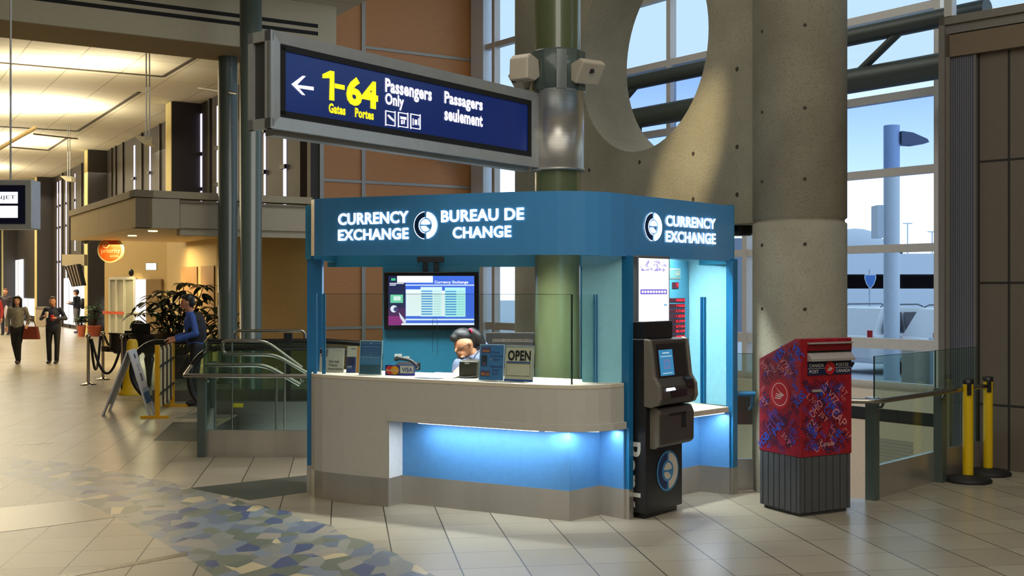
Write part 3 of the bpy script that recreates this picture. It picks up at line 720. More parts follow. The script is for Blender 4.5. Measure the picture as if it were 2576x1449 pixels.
R_(982, 741, 1014, 762, (110, 210, 170), .003); R_(990, 745, 1008, 756, (225, 250, 240), .004); R_(984, 700, 995, 706, (60, 190, 130), .003)
for y in (712, 716): R_(980, y, 1016 if y < 715 else 996, y+2.2, (235, 240, 255), .003)
R_(999, 694, 1089, 711, (250, 252, 255), .003); R_(1020, 716, 1193, 718.5, (225, 245, 255), .003)
ptext(mb, plT, 'Currency Exchange', 1093, 706, 1178, 715, .003, .03, em((245, 250, 255)))
R_(1021, 728, 1059, 795, (235, 250, 252), .003); R_(1058, 722, 1112, 796, (214, 248, 250), .003); R_(1112, 731, 1119, 796, (235, 250, 252), .003); R_(1119, 723, 1171, 797, (180, 244, 244), .003)
for k in range(10):
    y = 731+k*6.4; R_(1060, y, 1088, y+3, (70, 150, 220), .004); R_(1120, y+1, 1148, y+4, (70, 150, 220), .004)
    R_(1091, y+1, 1108, y+2, (150, 200, 210), .004); R_(1151, y+2, 1168, y+3, (130, 200, 205), .004)
R_(1020, 802, 1193, 805.5, (228, 245, 255), .003); R_(1010, 813, 1193, 817.5, (245, 252, 255), .004)
t_, z_ = plT.at(991, 777); sector(mb, plT, t_, z_, 0, .034, 0, 360, .004, em((235, 238, 255))); sector(mb, plT, *plT.at(996, 778), 0, .022, 0, 360, .0045, em((60, 60, 110)))
mb.poly([plT.w(*plT.at(x, y), .004) for x, y in ((1003, 785), (1022, 808), (1018, 817), (1007, 800))], em((225, 225, 245)))
mb.build('screen', cs, tv)

# ------------------------------------------------------------------ digital display above the bank machine
plD = Pl((.978, 8.615), deg=50)
td = plD.t(1686)
dd = T('digital_display', plD.w(td/2, 1.5, -.04), 'white lit portrait display with city sketch, mounted above the black bank machine', 'screen')
zt, zb = 2.035, 1.50
mb = MB(); mb.pb(plD, 0, td, zb, zt, -.075, 0); mb.build('housing', M('display_grey_frame', (120, 122, 122), .35, .5), dd, bevel=.012)
mb = MB(); cs = []; mi = em((250, 250, 255), 1.5)
ta, tb = plD.t(1607), plD.t(1682); mb.pb(plD, ta, tb, plD.at(1607, 811)[1], plD.at(1607, 649)[1], 0, .002, mi)
rectd(mb, plD, 1610, 728, 1677, 740, .004, em((110, 90, 210)))
for k in range(9): x = 1613+k*7; rectd(mb, plD, x, 731, x+5, 737, .005, mi)
rnd = random.Random(3)
for k in range(34):
    x = 1609+rnd.random()*66; y = 658+rnd.random()*22; h = 2+rnd.random()*7; rectd(mb, plD, x, y-h/2, x+1.5+rnd.random()*3, y+h/2, .004, em((190, 180, 235)))
for k in range(6): x = 1612+k*11; rectd(mb, plD, x, 676+rnd.random()*5, x+9, 678.5+rnd.random()*5, .004, em((150, 140, 220)))
rectd(mb, plD, 1669, 765, 1677, 769, .004, em((120, 190, 225)))
sector(mb, plD, *plD.at(1622, 785), .022, .026, 120, 240, .004, em((160, 185, 225)))
mb.build('screen', cs, dd)

# ------------------------------------------------------------------ bank machine
plM = Pl((1.027, 8.534), deg=50); plN = Pl(plM.w(0, 0, -.42).xy, to=plM.w(0, 0, 0).xy)
am = T('cash_machine', plM.w(.265, 0, -.2), 'tall black and grey bank machine with a round blue e logo, beside the kiosk counter', 'cash machine')
m_atmg = M('atm_grey', (112, 106, 96), .45); m_atmd = M('atm_dark_brown_grey', (66, 60, 54), .45); m_atmk = M('atm_black', (24, 24, 27), .35)
mb = MB(); mb.pb(plM, 0, .53, .045, 1.385, -.42, 0); mb.pb(plM, .03, .50, 0, .045, -.38, -.03); mb.pb(plM, .02, .42, 1.385, 1.52, -.3, -.02); bd = mb.build('cabinet', m_atmk, am, bevel=.006)
mb = MB(); prof(mb, plM, .01, .555, [(-.01, .868), (.03, .862), (.095, .885), (.115, .93), (.105, 1.02), (.06, 1.09), (.035, 1.30), (.03, 1.375), (-.01, 1.387)]); hd = mb.build('head', m_atmd, am, bevel=.008)
for a_, b_ in ((-.005, .035), (.53, .565)): mb = MB(); prof(mb, plM, a_, b_, [(-.02, .868), (.04, .86), (.107, .882), (.13, .93), (.12, 1.03), (.075, 1.10), (.05, 1.31), (.035, 1.38), (-.02, 1.392)]); mb.build('side_cheek', m_atmg, am, bevel=.01)
def atmf(t, z, d): # point on the sloped face
    dz = [(1.02, .105), (1.09, .06), (1.30, .035), (1.38, .03)]
    zz = max(1.02, min(1.38, z))
    for (a_, da), (b_, db) in zip(dz, dz[1:]):
        if a_ <= zz <= b_: dv = da+(db-da)*(zz-a_)/(b_-a_); break
    return plM.w(t, z, dv+d)
mb = MB(); q = [(.11, 1.10), (.31, 1.10), (.31, 1.30), (.11, 1.30)]
mb.poly([atmf(t, z, .003) for t, z in ((.09, 1.085), (.50, 1.085), (.50, 1.345), (.09, 1.345))], 0); mb.build('screen_surround', m_dark, hd)
mb = MB(); mb.poly([atmf(t, z, .006) for t, z in q], 0)
for (t0, t1, z0, z1, k) in ((.16, .26, 1.27, 1.28, 1), (.13, .29, 1.245, 1.252, 1), (.14, .28, 1.115, 1.122, 1), (.17, .26, 1.15, 1.225, 2), (.185, .245, 1.165, 1.21, 0)):
    mb.poly([atmf(t, z, .008) for t, z in ((t0, z0), (t1, z0), (t1, z1), (t0, z1))], k)
mb.build('screen', [E('atm_screen_blue', (60, 140, 190), .8), E('atm_screen_white', (190, 220, 235), .8), E('atm_screen_mauve', (110, 130, 180), .8)], hd)
mb = MB(); prof(mb, plM, .18, .40, [(.10, .93), (.125, .935), (.125, .985), (.10, 1.0)]); mb.build('keypad', m_atmk, hd)
mb = MB(); prof(mb, plM, .12, .24, [(.108, .985), (.119, .987), (.116, 1.0), (.104, 1.01)]); mb.build('card_light', E('card_slot_light', (225, 235, 255), 2.2), hd)
mb = MB(); prof(mb, plM, .42, .52, [(.03, 1.0), (.125, 1.0), (.11, 1.06), (.06, 1.09)]); mb.build('card_reader', m_atmk, hd, bevel=.005)
mb = MB(); prof(mb, plM, .065, .575, [(-.01, .545), (.05, .545), (.085, .575), (.085, .80), (.06, .85), (-.01, .858)]); md = mb.build('dispenser', m_atmd, am, bevel=.012)
mb = MB(); mb.pb(plM, .38, .44, .68, .80, .08, .09); mb.pb(plM, .2, .44, .79, .805, .08, .09); mb.build('slot', m_black, md)
mb = MB(); prof(mb, plM, .055, .09, [(-.01, .54), (.04, .54), (.08, .565), (.08, .82), (.05, .858), (-.01, .858)]); mb.build('dispenser_trim', m_atmg, md)
mb = MB(); tc, zc = plM.at(1679, 1184); elogo(mb, plM, tc, zc, .143, .006, 1, 2, 1, ring=0)
mb.build('logo', [M('logo_blue', (70, 140, 190), .4), M('logo_white', (216, 206, 186), .4), M('logo_dark_navy', (16, 36, 84), .4)], bd)
# side lettering reads downwards
mb = MB(); vs, fs, asp = text_geo('Bank', .02); t1_ = plN.t(1612); t0_ = plN.t(1577)-.035; za = plN.at(1600, 1112)[1]; zb = plN.at(1600, 1282)[1]
mb.add([plN.w(t0_+y*(t1_-t0_), za+(zb-za)*x, .003) for x, y in vs], [f for f in fs], 0)
mb.poly([plN.w(*plN.at(x, y), .0045) for x, y in ((1578, 1108), (1592, 1112), (1584, 1136))], 1)
mb.build('side_lettering', [M('side_white', (200, 198, 190), .5), M('side_orange', (220, 70, 40), .5)], bd)

# ------------------------------------------------------------------ items on the counter
plC = lambda px, py, deg=-28: Pl(G(px, py, 1.05).xy, deg)
def standee(name, x0, x1, ytop, yb, deg, label, cat, mats, draw, tilt=.12, z=1.05):
    """tilted sheet standing on the counter: outline from its bottom corners; draw(mb, f) uses f(s, h) in unit coordinates"""
    p = G(x0, yb, z); pl = Pl(p.xy, deg); t1 = pl.t(x1); h = (pl.at(x0, yb)[1]-z)+0
    H_ = (yb-ytop)*p.y/F
    th = T(name, pl.w(t1/2, z), label, cat)
    f = lambda s, v, d=0: pl.w(s*t1, z+.002+v*H_, d-tilt*v*H_)
    mb = MB(); vs = [f(0, 0), f(1, 0), f(1, 1), f(0, 1)]; bkv = [v-pl.n*.006 for v in vs]
    mb.add(vs+bkv, [(0, 1, 2, 3), (7, 6, 5, 4), (0, 4, 5, 1), (1, 5, 6, 2), (2, 6, 7, 3), (3, 7, 4, 0)]); ho = mb.build('sheet', mats[0], th)
    mb = MB(); draw(mb, lambda s0, v0, s1, v1, mi, d=.002: mb.poly([f(s0, v0, d), f(s1, v0, d), f(s1, v1, d), f(s0, v1, d)], mi),
                    lambda st, s0, v0, s1, v1, mi, bold=.01, d=.004: mb.text(pl, st, s0, s1, v0, v1, d, bold, mi, f=lambda a, b, c: f(a, b, c)))
    mb.build('print', mats, ho)
    mb = MB(); mb.ob(f(.3, .0)-pl.n*.008, pl.u*.4*t1, -pl.n*.07, V((0, 0, .004))); mb.ob(f(.45, .0)-pl.n*.075, pl.u*.1*t1, pl.n*.004, V((0, 0, H_*.6)) + pl.n*.055); mb.build('stand', m_glass if 0 else M('clear_stand', (190, 196, 194), .2), th)
    return th
ins_m = [M('leaflet_ivory', (206, 200, 180), .5), M('print_dark', (44, 46, 52), .6), M('print_grey_mauve', (130, 116, 116), .6), M('print_navy', (36, 54, 104), .5), M('print_blue', (60, 130, 196), .5), M('print_orange', (206, 140, 70), .5), M('print_pale', (196, 210, 216), .5)]
def d1(mb, R, X):
    R(0, .78, .17, .97, 1); R(.05, .66, .32, .80, 2); R(.17, .80, .34, .96, 2)
    for i, s in enumerate(('We Sell', 'Travel', 'Insurance')): X(s, .38, .40-.15*i, (.80, .73, .94)[i], .50-.15*i, 1, .012)
    X('Travel Insurance', .55, .90, .93, .94, 2, 0)
standee('insurance_sign', 803, 864, 877, 936.5, -12, 'ivory counter sign reading We Sell Travel Insurance, at the left counter end', 'sign', ins_m, d1)
def d2(mb, R, X):
    R(0, .0, .68, .60, 3); R(.06, .28, .56, .60, 2); R(.04, .16, .4, .26, 6); R(.75, 0, 1, 1, 5); R(.3, .9, .6, .92, 1)
standee('leaflet_holder', 871, 905, 872, 938, -12, 'white leaflet holder with a dark blue curved picture, next to the insurance sign', 'leaflet holder', ins_m, d2)
def d3(mb, R, X):
    R(.03, .02, .97, .98, 1, .0015); R(.03, .60, .97, .98, 4, .002); R(.03, .28, .97, .60, 3, .002); R(.03, .25, .97, .45, 2, .0025)
    X('CURRENCY', .06, .90, .42, .94, 2, 0); X('EXCHANGE', .58, .90, .94, .94, 2, 0); X('e', .46, .89, .54, .95, 0, .02)
    for y in (.80, .52): R(.1, y, .9, y+.012, 2, .003)
bl_m = [M('frame_pale_blue', (176, 206, 214), .4), M('notice_slate', (58, 96, 116), .5), M('notice_text_pale', (150, 180, 200), .5), M('notice_blue', (54, 104, 158), .5), M('notice_sky', (74, 134, 186), .5)]
def d3b(mb, R, X):
    R(.04, .03, .96, .97, 1, .002); R(.04, .55, .96, .97, 3, .003); R(.04, .30, .96, .55, 4, .003)
    X('CURRENCY', .06, .90, .42, .935, 2, 0); X('EXCHANGE', .58, .90, .94, .935, 2, 0); X('e', .46, .885, .54, .945, 0, .02)
    for y in (.81, .50): R(.1, y, .9, y+.014, 2, .004)
    for k in range(9): R(.12, .74-k*.045, .86, .745-k*.045, 2, .004)
standee('rate_notice', 902, 959, 857, 943, -14, 'tall slate blue notice in a pale frame leaning behind the counter glass', 'notice', bl_m, d3b)
# payment card sign
cm = [M('card_navy', (28, 40, 110), .4), M('card_red', (206, 40, 30), .4), M('card_yellow', (236, 160, 30), .4), M('card_white', (224, 222, 206), .4), M('card_blue', (60, 70, 180), .4)]
p = G(969, 944, 1.05); pl = Pl(p.xy, -14); t1 = pl.t(1042); tm = pl.t(1005); h = .086
o = T('payment_card_sign', pl.w(t1/2, 1.05), 'small red, yellow and white payment card sign below the telephone', 'sign')
mb = MB(); mb.pb(pl, 0, t1, 1.051, 1.051+h, -.02, 0, 0); b_ = mb.build('card_block', cm, o)
mb = MB(); cy_ = 1.051+h/2
sector(mb, pl, tm*.34, cy_, 0, h*.42, 0, 360, .002, 1); sector(mb, pl, tm*.68, cy_, 0, h*.42, 0, 360, .003, 2)
mb.text(pl, 'MasterCard', tm*.10, tm*.92, cy_-h*.10, cy_+h*.10, .005, .02, 3)
mb.build('round_card_logo', cm, b_); mb = MB()
mb.poly([pl.w(t, z, .002) for t, z in ((tm+.006, 1.051+h*.22), (t1-.004, 1.051+h*.22), (t1-.004, 1.051+h*.94), (tm+.006, 1.051+h*.94))], 3)
mb.poly([pl.w(t, z, .002) for t, z in ((tm, 1.051), (t1, 1.051), (t1, 1.051+h*.18), (tm, 1.051+h*.18))], 4)
mb.text(pl, 'VISA', tm+.022, t1-.014, 1.051+h*.36, 1.051+h*.78, .004, .02, 0); mb.build('print', cm, b_)
# telephone
p = G(1018, 932, 1.05)
o = T('telephone', p, 'black desk telephone with its handset raised, behind the payment card sign', 'telephone')
mb = MB(); pl = Pl(p.xy, -20); prof(mb, pl, -.10, .11, [(-.1, 1.052), (.08, 1.052), (.08, 1.07), (-.08, 1.12), (-.1, 1.12)]); mb.build('base', m_dark, o, bevel=.006)
mb = MB(); mb.tube(rounded([pl.w(-.09, 1.135, 0), pl.w(-.08, 1.165, 0), pl.w(.06, 1.14, -.01), pl.w(.11, 1.10, -.01)], .03), [.016]*14, 8); mb.build('handset', m_dark, o)
mb = MB(); mb.tube(rounded([pl.w(.11, 1.10, 0), pl.w(.15, 1.08, .02), pl.w(.13, 1.06, .05), pl.w(.06, 1.056, .06)], .03), .004, 6); mb.build('cord', m_dark, o)
# paper tray
p = G(1098, 951, 1.05); pl = Pl(p.xy, -28)
mb = MB(); prof(mb, pl, pl.t(1054), pl.t(1138), [(0, 1.051), (-.26, 1.051), (-.26, 1.075), (-.02, 1.062)]); tag(mb.build('document_tray', m_white, bevel=.006), 'flat white document tray lying in the middle of the counter', 'tray')
mb = MB(); mb.pb(pl, pl.t(1058), pl.t(1118), 1.0515, 1.054, .02, .09); tag(mb.build('transaction_tray', M('slate_tray', (96, 108, 132), .4)), 'thin slate grey tray at the counter edge before the white tray', 'tray')
# receipt printer
p = G(1154, 951, 1.05); pl = Pl(p.xy, -18); t1 = pl.t(1200)
o = T('receipt_printer', pl.w(t1/2, 1.05), 'dark olive receipt printer with white tag, before the leaning clerk', 'printer')
m_olive = M('printer_olive_black', (52, 50, 40), .4)
mb = MB(); prof(mb, pl, 0, t1, [(0, 1.052), (0, 1.13), (-.01, 1.185), (-.15, 1.195), (-.16, 1.052)]); mb.build('housing', m_olive, o, bevel=.008)
mb = MB(); mb.pb(pl, t1*.33, t1*.55, 1.166, 1.174, -.004, .0015); mb.build('tag', m_white, o)
mb = MB(); mb.tube([pl.w(t1*.1, 1.06, .01), pl.w(t1*.5, 1.058, .05), pl.w(t1*1.1, 1.07, .02)], .006, 6); mb.build('cable', m_dark, o)
ph = [M('poster_blue', (70, 130, 190), .45), M('poster_frame', (214, 222, 222), .4), M('poster_pic_dusk', (96, 84, 118), .5), M('poster_pic_orange', (190, 120, 70), .5), M('poster_text', (70, 70, 130), .5), M('poster_pic_dark', (58, 60, 74), .5)]
def d4(mb, R, X):
    R(0, 0, 1, .012, 1, .003); R(0, .985, 1, 1, 1, .003); R(0, 0, .02, 1, 1, .003); R(.975, 0, 1, 1, 1, .003)
    R(.07, .76, .45, .93, 2, .003); R(.12, .79, .40, .84, 3, .004); R(.08, .40, .32, .70, 5, .003); R(.14, .40, .28, .5, 2, .004); R(.07, .12, .45, .28, 2, .003); R(.10, .14, .24, .22, 3, .004); R(.28, .14, .43, .20, 3, .004)
    for i, (s, a, b) in enumerate((('Phone', .50, .82), ('Cards Sold', .40, .96), ('Here!', .50, .82))): X(s, a, .76-.10*i, b, .82-.10*i, 4, .01)
    for i, (s, a, b) in enumerate((('T\u00e9l\u00e9cartes', .42, .94), ('Vente', .52, .80), ('Ici!', .55, .76))): X(s, a, .36-.10*i, b, .43-.10*i, 4, .01)
standee('phone_card_poster', 1204, 1266, 867, 957, -20, 'blue poster reading Phone Cards Sold Here, with three small pictures', 'poster', ph, d4)
op = [M('open_sheet_ivory', (218, 210, 188), .5), M('open_black', (22, 22, 24), .5), M('open_blue', (44, 84, 160), .5), M('open_frame', (160, 180, 186), .3)]
def d5(mb, R, X):
    R(0, .0, 1, .06, 2, .003); R(0, .96, 1, 1, 3, .003); R(0, .8, .03, 1, 3, .003); R(.97, .06, 1, .96, 3, .003)
    X('OPEN', .10, .58, .90, .87, 1, .035); R(.06, .52, .90, .555, 2, .003)
    for a, b, c, d in ((.06, .15, .90, .16), (.06, .495, .90, .505), (.06, .15, .07, .505), (.89, .15, .90, .505)): R(a, b, c, d, 3 if 0 else 1, .003)
standee('open_sign', 1268, 1340, 870, 959, -24, 'ivory sign reading OPEN in bold black, with a blue line below', 'sign', op, d5)
# monitor seen from behind
p = G(1290, 931, 1.05); pl = Pl(p.xy, -3)
o = T('computer_monitor', p, 'black computer monitor seen from behind, above the OPEN sign', 'monitor')
mb = MB(); t0, za = pl.at(1222, 836); t1, zb = pl.at(1360, 926); f_ = lambda t, z, d: pl.w(t, z, d)
mb.pb(pl, t0, t1, zb, za, -.03, 0); prof(mb, pl, t0+.06, t1-.06, [(0, za-.06), (.03, za-.08), (.035, zb+.05), (0, zb+.03)]); mb.build('housing', M('monitor_black', (34, 30, 28), .4), o, bevel=.006)
mb = MB()
for k in range(22): mb.pb(pl, t0+.07+k*.015, t0+.075+k*.015, za-.085, za-.055, .022, .036)
mb.build('vent', M('vent_brown', (96, 78, 58), .6), o)
mb = MB(); mb.pb(pl, .02, .10, 1.051, zb+.05, -.02, .0); mb.pb(pl, -.05, .17, 1.051, 1.06, -.12, .08); mb.build('stand', m_white, o)

# ------------------------------------------------------------------ overhead gate sign on the green pole
plO = Pl((-1.589, 7.33), to=(.242, 9.75)); Ls = 3.035
o = T('gate_sign', (.405, 9.9, 2.8), 'long blue overhead sign reading 1-64 Gates in an aluminium frame', 'sign')
zb_, zt_ = 2.834, 3.485; iz0, iz1 = plO.at(1337, 390)[1], plO.at(1337, 256)[1]; it0, it1 = plO.t(712), plO.t(1337)
mb = MB(); mb.pb(plO, .03, Ls, zb_+.02, zt_-.02, -.21, -.03); mb.build('housing', m_alu, o)
mb = MB(); bw = .012
F1 = [(0, zb_), (Ls, zb_), (Ls, zt_), (0, zt_)]; F2 = [(it0-bw, iz0-bw), (it1+bw, iz0-bw), (it1+bw, iz1+bw), (it0-bw, iz1+bw)]
for i in range(4):
    j = (i+1) % 4
    a, b_, c_, d_ = [plO.w(*F1[i], 0), plO.w(*F1[j], 0), plO.w(*F2[j], -.012), plO.w(*F2[i], -.012)]
    mb.add([a, b_, c_, d_, plO.w(*F1[i], -.035), plO.w(*F1[j], -.035)], [(0, 1, 2, 3), (4, 5, 1, 0)])
mb.build('frame', m_alu, o)
mb = MB()
for (a, b_, c_, d_) in ((-.0, .06, zb_, zt_), (.0, .0, 0, 0)):
    if b_ == 0: continue
    # end cap with its slot: a ring of four bars behind the face
    mb.pb(plO, a, a+.03, zb_, zb_+.07, -.23, -.002); mb.pb(plO, a, a+.03, zt_-.07, zt_, -.23, -.002)
    mb.pb(plO, a, a+.03, zb_, zt_, -.06, -.002); mb.pb(plO, a, a+.03, zb_, zt_, -.23, -.18)
mb.build('end_cap', M('pale_aluminium', (184, 186, 184), .4, .5), o)
mb = MB(); mb.pb(plO, .021, .029, zb_+.05, zt_-.05, -.2, -.04); mb.build('end_slot', M('slot_dark', (54, 54, 48), .6), o)
mb = MB()
for a, b_, c_, d_ in ((it0-bw, it1+bw, iz1-.03, iz1+bw), (it0-bw, it1+bw, iz0-bw, iz0+.03), (it0-bw, it0+.03, iz0, iz1), (it1-.03, it1+bw, iz0, iz1)): mb.pb(plO, a, b_, c_, d_, -.03, -.008)
mb.build('inner_border', m_black, o)
mb = MB(); mb.pb(plO, it0+.02, it1-.02, iz0+.02, iz1-.02, -.03, -.02)
sp = mb.build('sign_panel', M('sign_blue_lit', (14, 36, 92), .25, emis=(16, 42, 116), es=.35), o)
e_y = E('sign_letter_yellow', (255, 236, 20), 1.3); e_w = E('sign_letter_white', (250, 244, 255), 1.7)
def st(s, x0, x1, yb, yt, mi, bold=.02):
    """letters between x0 and x1, heights given at x0"""
    t0, t1 = plO.t(x0), plO.t(x1); a_ = plO.at(x0, yb)[1]; b_ = plO.at(x0, yt)[1]; mb.text(plO, s, t0, t1, a_, b_, -.015, bold, mi)
mb = MB()
for q_ in (((832, 251), (845, 253), (845, 179), (834, 177)), ((815, 186), (834, 177), (834, 196), (815, 196))): mb.poly([plO.w(*plO.at(*c_), -.015) for c_ in q_], 0)
st('-', 846, 871, 221, 209, 0, .03); st('64', 875, 955, 262, 188, 0, .045)
st('Gates', 831, 873, 283, 258, 0, .04); st('Portes', 897, 944, 294, 270, 0, .04)
mb.build('yellow_lettering', [e_y], sp); mb = MB(); st('Passengers', 973, 1090, 241, 195, 1, .035); st('Only', 973, 1020, 270, 232, 1, .035)
mb.build('white_lettering', [e_y, e_w], sp); mb = MB(); st('Passagers', 1122, 1218, 268, 228, 1, .035); st('seulement', 1122, 1218, 302, 268, 1, .035)
for s_, k in (('P', 0),): pass
mb.build('white_lettering', [e_y, e_w], sp); mb = MB()
# arrow
for q in (((737, 211), (793, 218), (793, 227), (748, 220)), ((737, 211), (765, 190), (773, 191), (748, 216)), ((737, 211), (748, 212), (772, 239), (764, 238))):
    mb.poly([plO.w(*plO.at(*c_), -.015) for c_ in q[::-1]], 1)
mb.build('arrow', [e_y, e_w], sp)
for i, x in enumerate((973, 1005, 1036)):
    mb = MB()
    x1 = x+26; y0 = 279+i*4; y1 = y0+37
    for (a, b_, c_, d_) in ((x, y0, x1, y0+2.5), (x, y1-2.5, x1, y1), (x, y0, x+2.5, y1), (x1-2.5, y0, x1, y1)): rectd(mb, plO, a, b_, c_, d_, -.015, 1)
    if i == 0: mb.poly([plO.w(*plO.at(*c_), -.015) for c_ in ((x+5, y0+10), (x+9, y0+9), (x+22, y0+22), (x+22, y0+27), (x+12, y0+19))], 1)
    if i == 1: rectd(mb, plO, x+6, y0+9, x+21, y0+18, -.015, 1); rectd(mb, plO, x+8, y0+18, x+12, y0+29, -.015, 1); rectd(mb, plO, x+14, y0+18, x+17, y0+29, -.015, 1)
    if i == 2: rectd(mb, plO, x+6, y0+10, x+8, y0+28, -.015, 1); rectd(mb, plO, x+11, y0+13, x+17, y0+27, -.015, 1); rectd(mb, plO, x+20, y0+10, x+22, y0+28, -.015, 1)
    mb.build('pictogram', [e_y, e_w], sp)
mb = MB(); mb.lathe((.405, 9.9, 0), [(.235, zb_-.02), (.245, zb_-.02), (.245, zb_), (.236, zb_), (.236, zt_+.02), (.246, zt_+.02), (.246, zt_+.04), (.21, zt_+.04)], 40); mb.build('pole_sleeve', m_steel, o)
mb = MB(); mb.pb(plO, Ls-.0, Ls+.06, zb_-.03, zt_, -.10, .012); 
for z in (zb_+.08, (zb_+zt_)/2, zt_-.08): mb.cyl(plO.w(Ls+.03, z, .012), plO.w(Ls+.03, z, .018), .008, 8)
mb.build('mounting_flange', m_alu, o)
mb = MB(); mb.pb(plO, .1, Ls-.05, zb_-.03, zb_+.02, -.17, -.08); mb.build('bottom_channel', m_alu, o)
# speakers strapped to the pole
mb = MB(); mb.lathe((.405, 9.9, 0), [(.206, 3.50), (.25, 3.52), (.25, 3.86), (.206, 3.88)], 32)
for a_ in (230, 275, 320): 
    x, y = .405+.25*math.cos(math.radians(a_)), 9.9+.25*math.sin(math.radians(a_)); mb.box((x, y, 3.68), (.09, .05, .34), a_+90)
tag(mb.build('speaker_bracket', m_dgreen), 'dark green bracket collar clamped round the green pole above the sign', 'bracket')
m_sp = M('speaker_ivory', (190, 180, 160), .5)
for (x0, y0, x1, y1, Y, dg, tilt, lab) in ((1288, 137, 1342, 203, 9.62, -32, -.08, 'ivory wedge speaker left of the green pole, upper of two'), (1284, 180, 1322, 226, 9.95, -50, .1, 'ivory speaker tucked below and behind the left wedge speaker'), (1448, 150, 1520, 210, 9.66, 34, .12, 'ivory wedge speaker on the right of the green pole')):
    c_ = P((x0+x1)/2, (y0+y1)/2, Y); o = T('wall_speaker', c_, lab, 'speaker', 'ivory speakers on the green pole')
    w = (x1-x0)*Y/F; h = (y1-y0)*Y/F; pl = Pl(c_.xy, dg); mb = MB()
    prof(mb, pl, -w/2, w/2, [(.03-tilt*.6, c_.z-h/2), (.07, c_.z+h/2*.6), (.02, c_.z+h/2), (-.12, c_.z+h/2*.7), (-.14, c_.z-h/2*.6), (-.06, c_.z-h/2)]); mb.build('cabinet', m_sp, o, bevel=.012)
    mb = MB(); mb.pb(pl, -.02, .005, c_.z-.02, c_.z+.012, .0, .055); mb.build('badge', m_dark, o)
# ------------------------------------------------------------------ red mailbox
mo = V((2.235, 8.63, 0)); plX = Pl(mo.xy, deg=27.5); mw, md_ = .535, .485
plY = Pl(plX.w(0, 0, -md_).xy, to=mo.xy)               # left side, t from the back to the front corner
mbx = T('mailbox', plX.w(mw/2, 0, -md_/2), 'red street mailbox covered in letters and numbers, on a grey ribbed base', 'mailbox')
m_red = M('mailbox_red', (150, 22, 36), .4, noise=.25, nscale=14); m_mb = M('mailbox_grey_base', (78, 80, 82), .5)
mb = MB(); prof(mb, plX, 0, mw, [(0, .462), (0, 1.385), (-.06, 1.385), (-md_, 1.205), (-md_, .462)]); bx = mb.build('body', m_red, mbx, bevel=.006)
mb = MB(); mb.pb(plX, .012, mw-.012, .03, .462, -md_+.012, -.012); mb.pb(plX, .03, mw-.03, 0, .03, -md_+.03, -.03); ba = mb.build('base', m_mb, mbx)
mb = MB()
for k in range(8): t = .012+k*(md_-.024)/7.0; mb.pb(plY, max(.012, t-.028), min(md_-.012, t+.028), .03, .46, -.012, -.001)
for k in range(8): t = .012+k*(mw-.024)/7.0; mb.pb(plX, max(.013, t-.031), min(mw-.013, t+.031), .03, .46, -.013, -.003)
mb.build('ribs', m_mb, ba)
X = lambda x, y: plX.at(x, y)
t0, t1 = plX.t(2031), plX.t(2140)
mb = MB(); z = lambda y: HC-(y-CY)*8.66/F
mb.pb(plX, t0, t1, z(883), z(866), 0, .012, 0); mb.pb(plX, t0, t1, z(866), z(862), -.002, .03, 1)
prof(mb, plX, t0, t1, [(.0, z(888)), (.05, z(903)), (.05, z(909)), (.0, z(909))], 1); mb.pb(plX, t0, t1, z(888), z(880), .0, .004, 2)
mb.build('deposit_hopper', [M('mailbox_dark_red', (120, 16, 26), .4), M('hopper_pale', (160, 150, 142), .5), m_black], bx)
mb = MB(); mb.pb(plX, t0, t1, z(945), z(911), 0, .006, 0); zc = z(928); tm = (t0+t1)/2
mb.pb(plX, t0, t1, zc-.0015, zc+.0015, .006, .007, 1); sector(mb, plX, tm, zc, 0, .052, 0, 360, .0085, 2, 28)
for s_, a_, b_, v0, v1 in (('CANADA', .03, .36, .60, .85), ('POST', .03, .24, .15, .40), ('POSTES', .64, .93, .60, .85), ('CANADA', .64, .97, .15, .40)):
    mb.text(plX, s_, t0+(t1-t0)*a_, t0+(t1-t0)*b_, z(945)+(z(911)-z(945))*v0, z(945)+(z(911)-z(945))*v1, .008, .012, 1)
def wing(mb, pl, tc, zc, s, mi, d):
    for q in (((-.9, .9), (.1, .25), (.9, -.1), (.3, -.1)), ((-.7, .05), (.9, -.15), (.5, -.3), (-.6, -.1)), ((-.8, -.2), (.5, -.35), (.3, -.5), (-.7, -.35)), ((-.9, -.5), (.3, -.55), (.1, -.7), (-.9, -.65))):
        mb.poly([pl.w(tc+x*s, zc+y*s, d) for x, y in q[::-1]], mi)
wing(mb, plX, tm, zc, .032, 1, .010)
mb.build('name_plate', [M('plate_navy', (26, 34, 66), .35), M('plate_white', (216, 206, 200), .4), M('plate_red', (190, 30, 38), .4)], bx)
mb = MB(); mb.pb(plX, plX.t(2042), plX.t(2063), z(987), z(981), 0, .02); mb.build('latch', M('hopper_pale'), bx)
mb = MB(); mb.text(plX, 'Canada', plX.t(2062), plX.t(2098), z(1126), z(1113), .004, .0, 0); mb.poly([plX.w(plX.t(2093), z(1116), .004), plX.w(plX.t(2100), z(1116), .004), plX.w(plX.t(2100), z(1110), .004), plX.w(plX.t(2093), z(1110), .004)], 1)
mb.build('wordmark', [M('wordmark_pink', (226, 170, 160), .5), m_red], bx)
tc, zc = plY.at(1962, 992); mb = MB(); sector(mb, plY, tc, zc, 0, .118, 0, 360, .003, 0, 36); sector(mb, plY, tc, zc, .086, .093, 0, 360, .0045, 1, 36); wing(mb, plY, tc, zc+.005, .062, 1, .0045)
mb.build('round_emblem', [M('emblem_red', (190, 26, 36), .4), M('emblem_pale', (226, 200, 190), .5)], bx)
